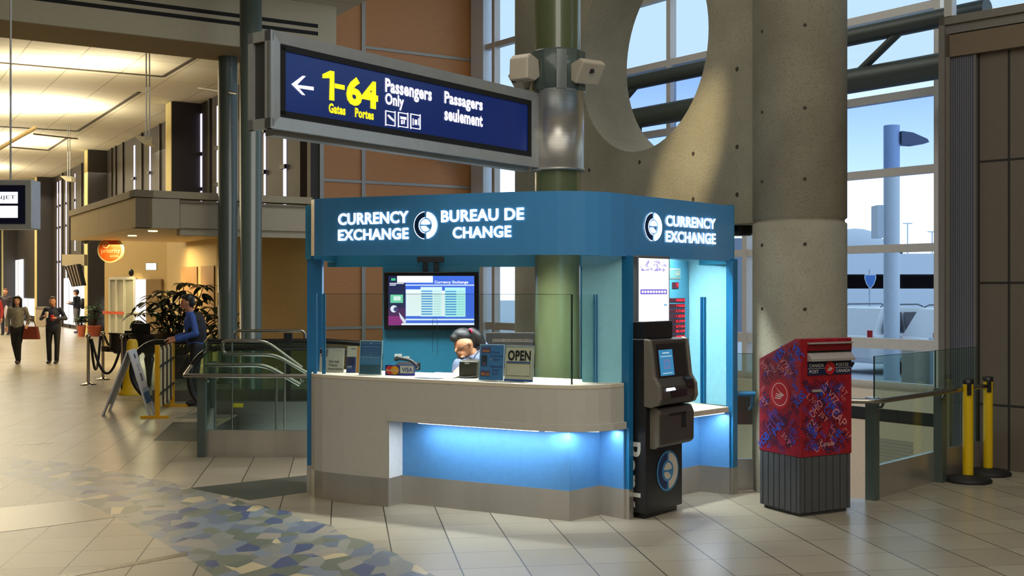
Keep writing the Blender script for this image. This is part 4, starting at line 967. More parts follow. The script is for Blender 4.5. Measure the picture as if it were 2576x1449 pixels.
cmats = [M('code_navy', (30, 30, 74), .5), M('code_blue', (44, 78, 190), .5), M('code_pink', (214, 130, 130), .5), M('code_maroon', (92, 16, 40), .5), M('code_violet', (110, 60, 130), .5)]
rnd = random.Random(11); words = ['H9X', 'V7Z', 'J5T', 'H1T', 'V6X', 'K1A', 'R3C', 'T5J', 'M4B', 'C1A', 'E1W', 'L7P', 'S7K', 'Y1A']
mb = MB()
for pl, W_, dd_ in ((plX, mw, 0), (plY, md_, 1)):
    for k in range(210):
        s_ = .02+rnd.random()*.035; w_ = s_*2.1; t_ = .05+rnd.random()*(W_-.10); zz = .50+rnd.random()*.86
        top = 1.36 if not dd_ else 1.205+.17*t_/W_
        if zz > top-.07: continue
        if not dd_ and t0-.05 < t_ < t1+.03 and zz > z(950)-.05: continue
        if dd_ and abs(t_-tc) < .15 and abs(zz-zc) < .15: continue
        mi = rnd.choice((0, 0, 1, 3, 3, 3, 2, 4)); st_ = rnd.choice(words)
        mb.text(pl, st_, t_-w_/2, t_+w_/2, zz-s_/2, zz+s_/2, .0015+rnd.random()*.001, .015 if mi != 2 else 0, mi, rot=rnd.choice((-1, 1))*pi/4)
for st_, x, y, s_, mi, sg in (('H9X', 1927, 925, .06, 2, -1), ('V8X', 1960, 893, .075, 1, 1), ('V8C', 2008, 885, .07, 1, -1), ('V7Z', 1976, 915, .05, 2, -1), ('J5T', 1971, 935, .05, 2, -1), ('H1T', 1944, 1058, .085, 4, 1), ('P4N', 1958, 1075, .07, 1, 1), ('J5T', 1978, 1105, .055, 2, -1), ('H5B', 1922, 1105, .07, 1, 1), ('X8S', 2012, 1004, .07, 1, 1), ('J5T', 1922, 1010, .05, 2, -1)):
    t_, zz = plY.at(x, y); w_ = s_*2.1; mb.text(plY, st_, t_-w_/2, t_+w_/2, zz-s_/2, zz+s_/2, .004, .02 if mi == 1 else .005, mi, rot=sg*pi/4)
for st_, x, y, s_, mi, sg in (('OHIO', 2052, 1028, .07, 2, 1), ('V7Z', 2095, 1000, .06, 2, -1), ('J5T', 2070, 1050, .05, 2, -1), ('CAP', 2110, 1050, .08, 2, -1), ('J5T', 2120, 983, .05, 2, -1), ('SNA', 2088, 1012, .07, 1, -1), ('R4R', 2105, 1095, .06, 1, 1), ('X9B', 2042, 1085, .06, 1, -1)):
    t_, zz = plX.at(x, y); w_ = s_*2.1; mb.text(plX, st_, t_-w_/2, t_+w_/2, zz-s_/2, zz+s_/2, .004, .02 if mi == 1 else .005, mi, rot=sg*pi/4)
mb.build('code_pattern', cmats, bx)
# ------------------------------------------------------------------ yellow belt stanchions
def stanchion(px0, px1, ytop, by, lab):
    c_ = G((px0+px1)/2, by); r = (px1-px0)/2*c_.y/F; o = T('belt_stanchion', c_, lab, 'stanchion', 'yellow belt stanchions by the glass railing')
    zt_ = HC-(ytop-CY)*c_.y/F
    mb = MB(); mb.lathe((c_.x, c_.y, 0), [(.205, 0), (.21, .02), (.19, .04), (.06, .065)], 36); mb.build('base', M('rubber_black', (26, 26, 25), .6), o)
    mb = MB(); mb.lathe((c_.x, c_.y, 0), [(r, .05), (r, zt_-.04)], 24); mb.build('post', M('stanchion_yellow', (226, 186, 16), .4), o)
    mb = MB(); mb.lathe((c_.x, c_.y, 0), [(r+.004, zt_-.045), (r+.004, zt_-.005), (r-.01, zt_)], 24); mb.box((c_.x-.01, c_.y-r-.004, zt_-.09), (.035, .02, .11)); mb.build('belt_head', m_dark, o)
stanchion(2422, 2448, 953, 1211, 'yellow belt stanchion on a black round base, nearer of the two'); stanchion(2474, 2497, 947, 1193, 'yellow belt stanchion by the dark wall, farther of the two')

# ------------------------------------------------------------------ glass railings round the well
def railing(name, pts, posts, lab, bar=True, barend=None, gh=1.20, barz=.86, side=1):
    """pts along the floor edge; glass panels between them, posts at given points"""
    o = T(name, (pts[0][0], pts[0][1], 0), lab, 'railing')
    for a, b in zip(pts, pts[1:]):
        pl = Pl(a, to=b); L_ = (V(b)-V(a)).length
        mb = MB(); mb.pb(pl, 0, L_, .0, .275, -.05, .0); mb.build('base_plate', m_plinth, o)
        n = max(1, round(L_/1.35)); 
        for i in range(n):
            mb = MB(); mb.pb(pl, L_*i/n+.012, L_*(i+1)/n-.012, .27, gh, -.03, -.018); g = mb.build('glass_panel', m_railglass, o)
            mb = MB(); mb.pb(pl, L_*i/n+.012, L_*(i+1)/n-.012, gh, gh+.004, -.03, -.018); mb.pb(pl, L_*i/n+.01, L_*i/n+.014, .27, gh, -.03, -.018); mb.build('glass_edge', m_edge, g)
    for p in posts:
        mb = MB(); mb.box((p[0], p[1], .43), (.085, .085, .86), p[2]); mb.build('post', m_dgreen, o)
    return o
r1 = railing('glass_railing', [(-3.28, 11.78), (-2.15, 11.73)], [(-3.27, 11.75, 0)], 'glass railing with steel base and handrail, left of the kiosk')
railing('glass_railing', [(-3.80, 14.0), (-3.30, 11.82)], [(-3.77, 14.0, 0)], 'short return of the glass railing beside the escalator landing')
def handrail(o, path, brackets=(), r=.022):
    mb = MB(); mb.tube(rounded(path, .09), r, 10); mb.build('handrail', m_steel2, o)
    for a, b in brackets: mb = MB(); mb.tube([a, ((V(a)+V(b))/2).xy.to_3d()+V((0, 0, min(a[2], b[2]))), b], .012, 6); mb.build('bracket', m_steel2, o)
handrail(r1, [(-3.75, 13.0, .865), (-3.42, 11.62, .865), (-2.1, 11.60, .865)], [((-3.2, 11.62, .85), (-3.2, 11.73, .80)), ((-2.2, 11.60, .85), (-2.2, 11.72, .80))])
r2 = railing('glass_railing', [(3.075, 9.40), (3.92, 10.26), (4.60, 10.93)], [(3.03, 9.36, 45), (3.93, 10.22, 45)], 'glass railing with steel base running to the dark wall, behind the mailbox')
handrail(r2, [(2.55, 9.30, .845), (3.02, 9.18, .845), (3.9, 10.03, .845), (4.62, 10.72, .845)], [((3.1, 9.27, .83), (3.1, 9.40, .78)), ((3.9, 10.03, .83), (3.93, 10.2, .78))])
r3 = railing('glass_railing', [(1.96, 9.80), (2.14, 9.79)], [], 'narrow glass panel between the kiosk and the concrete column')
mb = MB(); mb.tube([(1.96, 9.66, .86), (2.11, 9.66, .86)], .024, 8); mb.tube([(2.09, 9.66, .85), (2.09, 9.70, .74), (2.09, 9.78, .72)], .016, 6); mb.build('handrail', m_kpost, r3)

# ------------------------------------------------------------------ escalators
m_rub = M('escalator_black_rubber', (18, 18, 20), .35); m_esteel = M('escalator_steel', (128, 126, 120), .35, .8)
def escal(x0, y, x1, lab):
    o = T('escalator_balustrade', (x0, y, 0), lab, 'escalator', None)
    R_ = .46; zc = .48; path = []
    for i in range(15): a = math.radians(-100-160*i/14) ; path.append((x0+R_+R_*math.cos(a), y, zc+R_*math.sin(a)))
    path += [(x1-1.2, y, zc+R_), (x1-.7, y, zc+R_-.03)]; path += [(x1+1.2, y, zc+R_-1.1)]
    mb = MB(); mb.tube(path, .045, 8); mb.build('handrail', m_rub, o)
    mb = MB(); vs = [(p[0]+(.03 if i < 8 else 0), y, p[2]-.03) for i, p in enumerate(path)]; bot = [(x1+1.2, y, -1.3), (x1-.7, y, -.05), (x0+.35, y, .02)]
    pts = [V(v) for v in vs[1:]]+[V(b) for b in bot]; n = len(pts); mb.add(pts+[p+V((0, .012, 0)) for p in pts], [tuple(range(n)), tuple(range(n, 2*n))[::-1]])
    mb.build('glass_panel', m_railglass, o)
    mb = MB(); mb.ob((x0+.35, y-.09, -.5), (x1-.7-x0-.35, 0, 0), (0, .2, 0), (0, 0, .68)); mb.ob((x1-.7, y-.09, -.9), (1.9, 0, -1.1), (0, .2, 0), (0, 0, 1.08)); mb.build('skirt', m_esteel, o)
    return o
es = escal(-4.56, 15.75, -1.7, 'escalator side with round black handrail end, nearer of the two, behind the yellow gate')
mb = MB(); mb.ob((-3.94, 15.655, .10), (.16, 0, 0), (0, .004, 0), (0, 0, .06)); mb.build('warning_label', M('label_yellow', (214, 196, 30), .5), es)
escal(-5.98, 17.5, -1.7, 'escalator side with round black handrail end, farther of the two, by the piano')
mb = MB()
for k in range(12): x = -3.9+k*.42; zz = -.02-max(0, k-5)*.24; mb.ob((x, 15.86, zz-.3), (.42, 0, 0), (0, 1.5, 0), (0, 0, .3))
tag(mb.build('escalator_steps', m_esteel), 'grey steel escalator steps running down behind the kiosk', 'escalator')
# stair handrails, bent tube
for Y, pts, lab in ((17.75, ((592, 857), (592, 832), (767, 832), (767, 857)), 'upper bent steel tube loop above the escalator'),
                    (14.9, ((640, 891), (560, 889), (560, 857), (668, 857), (760, 925)), 'middle bent steel handrail sloping down to the right'),
                    (14.3, ((561, 891), (692, 892), (772, 938)), 'steel stair handrail under the middle one, sloping right'),
                    (12.9, ((513, 918), (668, 918), (755, 968)), 'lowest steel stair handrail behind the glass, bending down')):
    mb = MB(); mb.tube(rounded([P(x, y, Y) for x, y in pts], .14), .024, 10)
    q = [P(x, y, Y) for x, y in pts]
    for i in ((1, 2) if len(pts) > 3 else (1,)): mb.tube([q[i]+V((.12, .02, -.02)), V((q[i].x+.12, Y+.02, -.9))], .016, 6)
    tag(mb.build('stair_handrail', m_steel2), lab, 'handrail')
mb = MB(); p = P(725, 880, 16.6); mb.box((p.x, p.y, -1.3), (.07, .07, 4.6)); mb.box((p.x, p.y, 1.05), (.12, .05, .12)); tag(mb.build('sensor_post', m_black), 'short black post with a square head at the far rail', 'post')

# ------------------------------------------------------------------ yellow scissor gate
def gate():
    o = T('scissor_gate', (-4.89, 15.2, 0), 'yellow folding scissor gate with striped slats on two T feet', 'gate')
    m_y = M('gate_yellow', (214, 158, 10), .45); a = V((-4.93, 15.18, 0)); b = V((-4.90+.0, 16.7, 0)); b = V((-5.08, 16.7, 0))
    a = V(((396-CX)*15.2/F, 15.2, 0)); b = V(((434-CX)*16.7/F, 16.7, 0))
    for p, fx0, fx1, top in ((a, 355, 424, 1.0), (b, 406, 472, .955)):
        mb = MB(); mb.box((p.x, p.y, top/2), (.055, .05, top)); mb.build('upright', m_y, o)
        mb = MB(); x0 = (fx0-CX)*p.y/F; x1 = (fx1-CX)*p.y/F; mb.ob((x0, p.y-.03, 0), (x1-x0, 0, 0), (0, .06, 0), (0, 0, .035)); mb.build('foot', m_y, o)
    mb = MB(); d = b-a
    for k in range(7):
        c0_, c1_ = a+d*(.06+.13*k), a+d*(.06+.13*k+.10)
        mb.ob(c0_+V((0, 0, .12)), (c1_-c0_)*.55, V((.01, 0, 0)), V((0, 0, .8)), k % 2)
        mb.ob(c0_+d*.065+V((0, 0, .16)), (c1_-c0_)*.55, V((.012, 0, 0)), V((0, 0, .8)), 1-k % 2)
    mb.build('slat', [M('slat_dark', (70, 44, 30), .5), M('slat_ivory', (206, 192, 140), .5)], o)
    mb = MB(); mb.tube([a+V((.02, 0, .70)), b+V((.02, 0, .74))], .015, 6); mb.tube([a+V((.02, 0, .32)), b+V((.02, 0, .36))], .015, 6); mb.build('pivot_bar', m_dark, o)
gate()
# ------------------------------------------------------------------ folding A-frame board
o = T('folding_sign', G(320, 1046), 'white folding floor sign with a blue picture at its foot', 'sign')
m_af = M('aframe_white', (212, 212, 216), .5)
top = P(325, 882, 15.6)
def leaf(f0, f1, nm, w0, w1):
    """panel from the top ridge to its two feet"""
    a0, a1 = w0, w1; mb = MB(); n_ = (f1-f0).cross(a0-f0).normalized()*.02
    h = .16; l0 = f0+(a0-f0)*h; l1 = f1+(a1-f1)*h; vs = [l0, l1, a1, a0]; mb.add(vs+[v+n_ for v in vs], [(0, 1, 2, 3), (7, 6, 5, 4), (0, 4, 5, 1), (1, 5, 6, 2), (2, 6, 7, 3), (3, 7, 4, 0)])
    for f_, l_, in_ in ((f0, l0, (l1-l0)*.28), (f1, l1, (l0-l1)*.28)): vs = [f_, f_+in_*.7, l_+in_, l_]; mb.add(vs+[v+n_ for v in vs], [(0, 1, 2, 3), (7, 6, 5, 4), (0, 4, 5, 1), (1, 5, 6, 2), (2, 6, 7, 3), (3, 7, 4, 0)])
    return mb.build(nm, m_af, o), (l0, l1, a1, a0)
ta_, tb_ = P(318, 883, 15.35), P(336, 878, 15.95)
leaf(G(255, 1046), G(276, 1032), 'rear_panel', ta_, tb_)
fp, (l0, l1, a1, a0) = leaf(G(373, 1046), G(388, 1037), 'front_panel', ta_+V((.015, 0, 0)), tb_+V((.015, 0, 0)))
mb = MB(); nn = (l1-l0).cross(a0-l0).normalized(); nn = nn if nn.dot(V((4.8, -15, 1))) > 0 else -nn
def fq(u0, v0, u1, v1, mi):
    B_ = lambda u, v: (l0*(1-u)+l1*u)*(1-v)+(a0*(1-u)+a1*u)*v+nn*.024
    mb.poly([B_(u0, v0), B_(u1, v0), B_(u1, v1), B_(u0, v1)], mi)
fq(.08, .02, .92, .22, 0); fq(.2, .22, .92, .3, 1); fq(.35, .42, .65, .56, 2); fq(.42, .84, .58, .92, 2); fq(.4, .60, .6, .74, 1)
mb.build('print', [M('aframe_blue', (60, 104, 156), .5), M('aframe_pale', (160, 176, 190), .5), M('aframe_dark', (60, 64, 76), .5)], fp)
# ------------------------------------------------------------------ tall yellow safety cone
c_ = G(333, 992); o = T('safety_cone', c_, 'tall yellow four-sided safety cone behind the folding sign', 'cone')
mb = MB(); mb.lathe(c_, [(.23, 0), (.23, .03), (.20, .06), (.15, .3), (.085, .88), (.06, .92)], 14); mb.build('body', M('cone_yellow', (216, 172, 16), .45), o)
mb = MB(); mb.tube([(c_.x-.09, c_.y-.11, .88), (c_.x-.11, c_.y-.13, .5), (c_.x-.13, c_.y-.15, .1)], .012, 6); mb.build('handle_strap', m_dark, o)
# ------------------------------------------------------------------ rope stanchions and ropes
m_chrome = M('chrome', (190, 180, 170), .15, 1)
sp_ = [(222, 968), (259, 955), (308, 972)]; tops = []
for (x, y), lab in zip(sp_, ('chrome rope stanchion standing nearest the walking people', 'chrome rope stanchion behind the first, left of the piano', 'chrome rope stanchion just left of the yellow cone')):
    c_ = G(x, y); o = T('rope_stanchion', c_, lab, 'stanchion', 'chrome rope stanchions'); tops.append(V((c_.x, c_.y, .84)))
    mb = MB(); mb.lathe(c_, [(.15, 0), (.15, .012), (.06, .03), (.03, .05)], 28); mb.build('base', m_chrome, o)
    mb = MB(); mb.lathe(c_, [(.028, .04), (.028, .86), (.045, .87), (.045, .90), (.03, .93), (.0, .94)], 16); mb.build('post', m_chrome, o)
def rope(a, b, sag, lab):
    mb = MB(); pts = [a*(1-t)+b*t-V((0, 0, sag*4*t*(1-t))) for t in [i/14 for i in range(15)]]; mb.tube(pts, .024, 8); tag(mb.build('rope', M('rope_black', (26, 22, 30), .6)), lab, 'rope', 'black barrier ropes')
rope(tops[0]+V((.05, 0, 0)), tops[1]-V((.05, 0, 0)), .60, 'black rope sagging deepest between the two chrome posts')
rope(tops[0]+V((.05, .03, 0)), tops[2], .62, 'black rope running from the nearest chrome post to the piano')
rope(tops[1]+V((.03, 0, 0)), G(318, 940)+V((0, 0, .62)), .25, 'short black rope hanging by the piano tail')

# ------------------------------------------------------------------ grand piano
def piano():
    c_ = G(345, 962); o = T('grand_piano', c_, 'black grand piano standing in front of a large leafy plant', 'piano')
    mk = M('piano_black', (10, 10, 11), .18, coat=.5)
    Yp = 20.6; X_ = lambda px: (px-CX)*Yp/F; Z_ = lambda py: HC-(py-CY)*Yp/F
    x0, x1 = X_(266), X_(420)
    n = 14; pts = [(x0, Yp+.25), (x0+.1, Yp-.1)]+[(x0+.1+(x1-x0-.3)*i/n, Yp-.15-.55*(.5-.5*math.cos(pi*i/n))) for i in range(1, n+1)]+[(x1, Yp-.7), (x1, Yp+.8), (x0+.3, Yp+.8)]
    mb = MB(); mb.prism(pts, .62, .93); bo = mb.build('case', mk, o, bevel=.01)
    mb = MB(); mb.prism([(x-(.02), y) for x, y in pts], .93, .955); mb.build('lid', mk, o)
    mb = MB(); mb.ob((X_(340), Yp-.2, .95), (X_(385)-X_(340), 0, 0), (0, .04, 0), (0, 0, .18)); mb.ob((X_(325), Yp-.25, .95), (.2, 0, 0), (0, .5, 0), (0, 0, .05)); mb.build('music_desk', mk, o)
    for x, y in ((x0+.35, Yp+.2), (x1-.15, Yp-.55), (x1-.15, Yp+.6)):
        mb = MB(); mb.lathe((x, y, 0), [(.03, 0), (.045, .05), (.04, .08), (.06, .3), (.09, .5), (.075, .56), (.10, .63)], 14); mb.build('leg', mk, o)
    mb = MB(); 
    for dx in (-.08, .08): mb.cyl((x1-.5+dx, Yp-.5, .15), (x1-.5+dx, Yp-.45, .62), .015, 8)
    mb.box((x1-.5, Yp-.5, .14), (.3, .12, .05)); mb.build('pedal_lyre', mk, o)
    mb = MB(); mb.prism([(x0-.12, Yp+.1), (x0+.3, Yp-.22), (x0+.3, Yp+.4)], .60, .70); mb.build('tail', mk, o)
piano()
# ------------------------------------------------------------------ plants
def leafy(mb, base, direc, L_, W_, droop, mi=0, up=V((0, 0, 1))):
    d = direc.normalized(); s_ = d.cross(up); s_ = s_.normalized() if s_.length > .01 else V((1, 0, 0))
    sec = []
    for t, w in ((0, .02), (.25, .75), (.5, 1), (.78, .7), (1, .02)):
        c = base+d*L_*t-V((0, 0, droop*L_*t*t)); sec.append((c-s_*W_*w/2, c+V((0, 0, W_*.12*w))*-1, c+s_*W_*w/2))
    vs = [v for q in sec for v in q]; fs = []
    for i in range(4):
        for j in (0, 1): fs.append((3*i+j, 3*i+j+1, 3*i+j+4, 3*i+j+3))
    mb.add(vs, fs, mi, True)
def big_plant():
    rnd = random.Random(5); Y = 22.0
    o = T('potted_tree', (P(440, 900, Y).x, Y, 0), 'large dark leafy potted plant behind the piano and the man in blue', 'plant')
    m_l = M('leaf_dark_green', (34, 48, 22), .4, noise=.3, nscale=3); m_s = M('stem_brown', (84, 58, 40), .7)
    stems = MB(); lv = MB(); c0_ = V((P(445, 900, Y).x, Y, .35))
    tips = [(463, 715), (452, 742), (420, 735), (395, 745), (425, 765), (372, 762), (345, 790), (480, 745), (512, 722), (400, 790), (440, 795), (470, 800), (385, 815), (425, 825), (500, 790), (532, 775), (455, 840), (545, 800), (410, 850), (525, 820), (575, 790), (360, 840), (560, 830), (590, 815), (480, 850), (440, 860), (520, 850), (570, 850), (392, 835), (465, 770), (500, 760), (410, 775), (435, 780)]
    for k, (x, y) in enumerate(tips):
        tip = P(x, y, Y+(rnd.random()-.5)*1.0); mid = (c0_+tip)/2+V(((tip.x-c0_.x)*.1, 0, .2)); stems.tube([c0_, mid, tip], [.02, .014, .008], 5)
        nl = 9
        for j in range(nl):
            a = 2*pi*j/nl+rnd.random()*.5; el = .1+rnd.random()*.5; d = V((math.cos(a), math.sin(a)*.8, el))
            leafy(lv, tip, d, .26+rnd.random()*.14, .10+rnd.random()*.03, .45+rnd.random()*.3)
        for j in range(5):
            a = rnd.random()*6.28; leafy(lv, tip-V((0, 0, .12)), V((math.cos(a), math.sin(a), -.1)), .26, .1, .6)
    for (x, y, x1, y1) in ((345, 770, 328, 790), (372, 762, 350, 776), (340, 772, 332, 782)):
        b_ = P(x, y, Y); d = P(x1, y1, Y)-b_; leafy(lv, b_, d, d.length, .12, .1)
    lv.build('foliage', m_l, o); stems.build('stem', m_s, o)
    mb = MB(); mb.lathe((c0_.x, Y, 0), [(.24, 0), (.32, .42), (.34, .42), (.34, .46), (.28, .46), (.26, .38), (0, .38)], 28); mb.build('pot', M('pot_dark', (60, 44, 34), .6), o)
big_plant()
def pot_plant(px, by, ptop, pw, top, lab, seed, col_=(200, 104, 74)):
    rnd = random.Random(seed); c_ = G(px, by); Y = c_.y; zt_ = HC-(ptop-CY)*Y/F; r = pw*Y/F/2; H_ = HC-(top-CY)*Y/F
    o = T('potted_plant', c_, lab, 'plant')
    mb = MB(); mb.lathe(c_, [(r*.68, 0), (r*.95, zt_*.8), (r, zt_*.82), (r, zt_), (r*.88, zt_), (r*.85, zt_*.85), (0, zt_*.85)], 24); mb.build('pot', M('terracotta', col_, .7), o)
    lv = MB(); stm = MB()
    for k in range(26):
        a = rnd.random()*6.28; rr = r*(.2+rnd.random()*1.1); h = zt_+(H_-zt_)*(.25+.75*rnd.random()); tip = V((c_.x+rr*math.cos(a), c_.y+rr*math.sin(a), h)); stm.tube([(c_.x, c_.y, zt_*.85), tip], .008, 4)
        for j in range(9): b_ = rnd.random()*6.28; leafy(lv, tip, V((math.cos(b_), math.sin(b_), .3+rnd.random()*.6)), .22+rnd.random()*.12, .06, .5)
    lv.build('foliage', M('leaf_mid_green', (62, 84, 56), .5, noise=.3, nscale=3), o); stm.build('stem', M('stem_brown'), o)
pot_plant(238, 845, 819, 36, 765, 'bushy green plant in a terracotta pot beside the dark pilaster', 2)
pot_plant(205, 847, 818, 22, 798, 'small plant in a terracotta pot half hidden behind the pilaster', 4)
# bin by the far pilaster
c_ = G(107, 822); o = T('litter_bin', c_, 'beige rectangular litter bin by the far pilaster', 'bin')
mb = MB(); mb.box((c_.x, c_.y, .4), (.45, .4, .8)); mb.build('body', M('bin_beige', (150, 134, 110), .6), o, bevel=.02); mb = MB(); mb.box((c_.x, c_.y, .86), (.47, .42, .12)); mb.build('lid', M('bin_lid', (110, 96, 80), .6), o, bevel=.02)

# ------------------------------------------------------------------ storefront canopy under the dark wall
k0 = V((-6.87, 20.3, 0)); zb1, zt1 = 2.886, 3.574
plF = Pl(k0.xy, to=(k0+B).xy)
o = T('shop_canopy', (k0.x, k0.y, zb1), 'cream panelled shop canopy projecting over the entrance, left of the green columns', 'canopy')
m_can = grid_mat('canopy_cream_panel', (204, 184, 136), (150, 130, 92), 1.1, 50, .008, A, None, ou=k0.dot(A), rough=.6)
m_can2 = grid_mat('canopy_cream_front', (176, 164, 140), (80, 70, 56), 1.9, 50, .012, B, None, ou=k0.dot(B), rough=.6)
mb = MB(); mb.ob(k0+V((0, 0, zb1)), A*6.5, B*.3, V((0, 0, zt1-zb1-.14))); mb.build('side_fascia', m_can, o)
mb = MB(); mb.pb(plF, .01, plF.t(452), zb1, zt1-.14, -.3, 0); mb.pb(plF, plF.t(455), 3.4, zb1-.12, zt1-.16, -.3, -.06); mb.build('front_fascia', m_can2, o)
mb = MB(); mb.ob(k0+V((0, 0, zt1-.13))-A*.03-B*.03, A*6.55, B*.35, V((0, 0, .13))); mb.pb(plF, -.03, 3.4, zt1-.13, zt1, -.35, .03); mb.build('coping', M('canopy_coping', (170, 156, 128), .6), o)
mb = MB(); mb.add([k0+V((0, 0, zb1+.01)), k0+A*6.5+V((0, 0, zb1+.01)), k0+A*6.5+B*3.3+V((0, 0, zb1+.01)), k0+B*3.3+V((0, 0, zb1+.01))], [(0, 1, 2, 3)]); mb.add([k0+V((0, 0, zt1-.2)), k0+A*6.5+V((0, 0, zt1-.2)), k0+A*6.5+B*3.3+V((0, 0, zt1-.2)), k0+B*3.3+V((0, 0, zt1-.2))], [(3, 2, 1, 0)]); mb.build('soffit', M('canopy_soffit', (180, 160, 116), .6), o)
mb = MB(); lights = [k0+B*.6+A*1.2, k0+B*1.5+A*1.0, k0+B*.7+A*3.4]
for p in lights: mb.lathe((p.x, p.y, zb1-.01), [(.09, 0), (.09, .02)], 16)
mb.build('downlight', E('downlight_glow', (255, 230, 160), 3), o)
for i, (x, y) in enumerate(((318, 29.0), (400, 27.0), (430, 25.5), (300, 31.0))):
    p = P(x, 700, y); spot((p.x, p.y-.5, 2.84), (p.x+.1, p.y+.5, 0.6), 130, (1, .82, .42), 75, .7)
area((P(350, 700, 26).x, 26, 2.8), 1.5, 120, (1, .82, .45))
# storefront wall below it
sw = [P(263, 724, 33.0), P(420, 724, 30.0), P(470, 724, 27.0), P(545, 724, 25.0), P(780, 724, 22.9)]
mb = MB(); mb.strip([p.xy for p in sw], 0, zb1+.3, .15); S('wall_storefront', mb, M('storefront_ochre_wall', (186, 158, 104), .7))
def on(px, i): # plane of wall section i
    return Pl(sw[i].xy, to=sw[i+1].xy)
pf = on(0, 0)
def pz(pl, px, y): return pl.at(px, y)
mb = MB(); ta, tb = pf.t(283), pf.t(346); zt_ = 2.02
mb.pb(pf, ta, tb+0, 0, zt_+.05, .01, .05, 0)
for px in (283, 300, 320, 345): t = pf.t(px); mb.pb(pf, t-.04, t+.04, 0, zt_+.05, .05, .1, 1)
mb.pb(pf, ta, tb, zt_, zt_+.08, .05, .1, 1)
o = mb.build('door_1', [M('pale_door_glass', (170, 168, 150), .2), M('door_frame_white', (206, 204, 190), .4)]); tag(o, kind='structure')
mb = MB(); mb.pb(pf, pf.t(267), pf.t(320), 1.02, 1.10, .102, .106); tag(mb.build('door_stripe', M('red_orange_stripe', (206, 86, 50), .5)), kind='structure')
mb = MB(); mb.pb(pf, pf.t(346), pf.t(372), .2, zt_, .02, .06, 0); o = mb.build('window_5', E('lit_doorway', (255, 248, 250), 1.3)); tag(o, kind='structure')
mb = MB(); mb.pb(pf, pf.t(374), pf.t(412), 0, zt_, .02, .08, 0); o = mb.build('door_2', M('brown_door', (128, 100, 60), .6)); tag(o, kind='structure')
p3 = on(0, 2)
for x0, x1 in ((458, 498), (508, 541)):
    mb = MB(); mb.pb(p3, p3.t(x0), p3.t(x1), .9, HC-(670-CY)*26/F, .01, .03); tag(mb.build('wall_panel', M('brown_wall_panel', (150, 112, 66), .6)), kind='structure')
# illuminated exit box, round orange sign
p = P(366, 680, 28.5); mb = MB(); w = 28*28.5/F; o = T('exit_light_box', p, 'small white lit box sign above the shop doors', 'sign')
mb.ob(p, (w, 0, 0), (0, .08, 0), (0, 0, 19*28.5/F)); hb = mb.build('housing', m_alu, o); mb = MB(); mb.ob(p+V((.015, -.006, .015)), (w-.03, 0, 0), (0, .005, 0), (0, 0, 19*28.5/F-.03)); mb.build('lit_face', E('exit_white', (250, 240, 255), 2), hb)
mb = MB(); mb.ell(P(330, 686, 30), (.07, .07, .1), 12); tag(mb.build('wall_camera', m_dark), 'small dark dome camera on the ochre wall left of the lit box', 'camera')
Yr = 26.2; c_ = P(279, 629, Yr); r_ = 32*Yr/F; o = T('round_hanging_sign', c_, 'round orange priority sign hanging from the shop canopy', 'sign')
plZ = Pl((c_.x, c_.y), deg=0)
mb = MB(); mb.tube([c_+V((0, .05, 0)), c_+V((0, -.05, 0))], r_, 36); di = mb.build('disc', M('sign_edge_cream', (200, 176, 120), .5), o)
mb = MB(); sector(mb, plZ, 0, c_.z, 0, r_*.88, 0, 360, .055, 0, 36); sector(mb, plZ, -.10, c_.z+.12, .055, .085, 40, 400, .058, 1); mb.text(plZ, 'P', -.13, -.07, c_.z+.08, c_.z+.16, .058, .02, 1)
mb.text(plZ, 'priority', -.21, .24, c_.z-.10, c_.z+.03, .058, .01, 1); mb.text(plZ, 'access', .0, .2, c_.z-.17, c_.z-.12, .058, 0, 1)
mb.build('print', [M('sign_orange', (206, 84, 24), .4), M('sign_cream_text', (222, 176, 120), .5)], di)
mb = MB()
for dx in (-.12, 0, .12): mb.cyl((c_.x+dx, c_.y, c_.z+r_*.9), (c_.x+dx, c_.y, c_.z+r_+.12), .008, 5)
mb.build('hanger', m_alu, o)
mb = MB(); p = P(216, 606, 27); mb.lathe((p.x, p.y, p.z-.08), [(0, 0), (.10, .05), (.12, .13)], 16); tag(mb.build('dome_camera', m_dark), 'small dark dome under the far end of the cream canopy', 'camera')
# overhead airline sign at the picture edge
Yn = 13.0; x1 = (80-CX)*Yn/F; z_ = lambda y: HC-(y-CY)*Yn/F
o = T('airline_sign', (x1-.8, Yn, z_(578)), 'aluminium framed hanging sign with two lit white panels, one reading NJET', 'sign')
mb = MB(); mb.ob((x1-1.6, Yn, z_(576)), (1.6, 0, 0), (0, .25, 0), (0, 0, z_(452)-z_(576))); mb.build('housing', m_alu, o, bevel=.01)
mb = MB(); xi = (64-CX)*Yn/F; mb.ob((x1-1.5, Yn-.012, z_(563)), (xi-x1+1.5, 0, 0), (0, .01, 0), (0, 0, z_(466)-z_(563))); pn = mb.build('sign_panel', M('sign_dark_navy', (14, 18, 52), .3), o)
plj = Pl((0, Yn), deg=0); mb = MB()
for a_, b_ in ((483, 512), (518, 548)): mb.poly([plj.w(x, z_(y), .014) for x, y in ((x1-1.45, b_), ((46-CX)*Yn/F, b_), ((46-CX)*Yn/F, a_), (x1-1.45, a_))], 0)
mb.text(plj, 'NJET', (-8-CX)*Yn/F, (41-CX)*Yn/F, z_(504), z_(492), .018, 0, 1); mb.build('lit_panel', [E('airline_white', (255, 255, 250), 1.6), M('airline_blue_text', (60, 70, 130), .5)], pn)
mb = MB(); 
for dx in (-1.3, -.3): mb.cyl((x1+dx, Yn+.12, z_(452)), (x1+dx, Yn+.12, 7.0), .012, 5)
mb.build('hanger', m_alu, o)
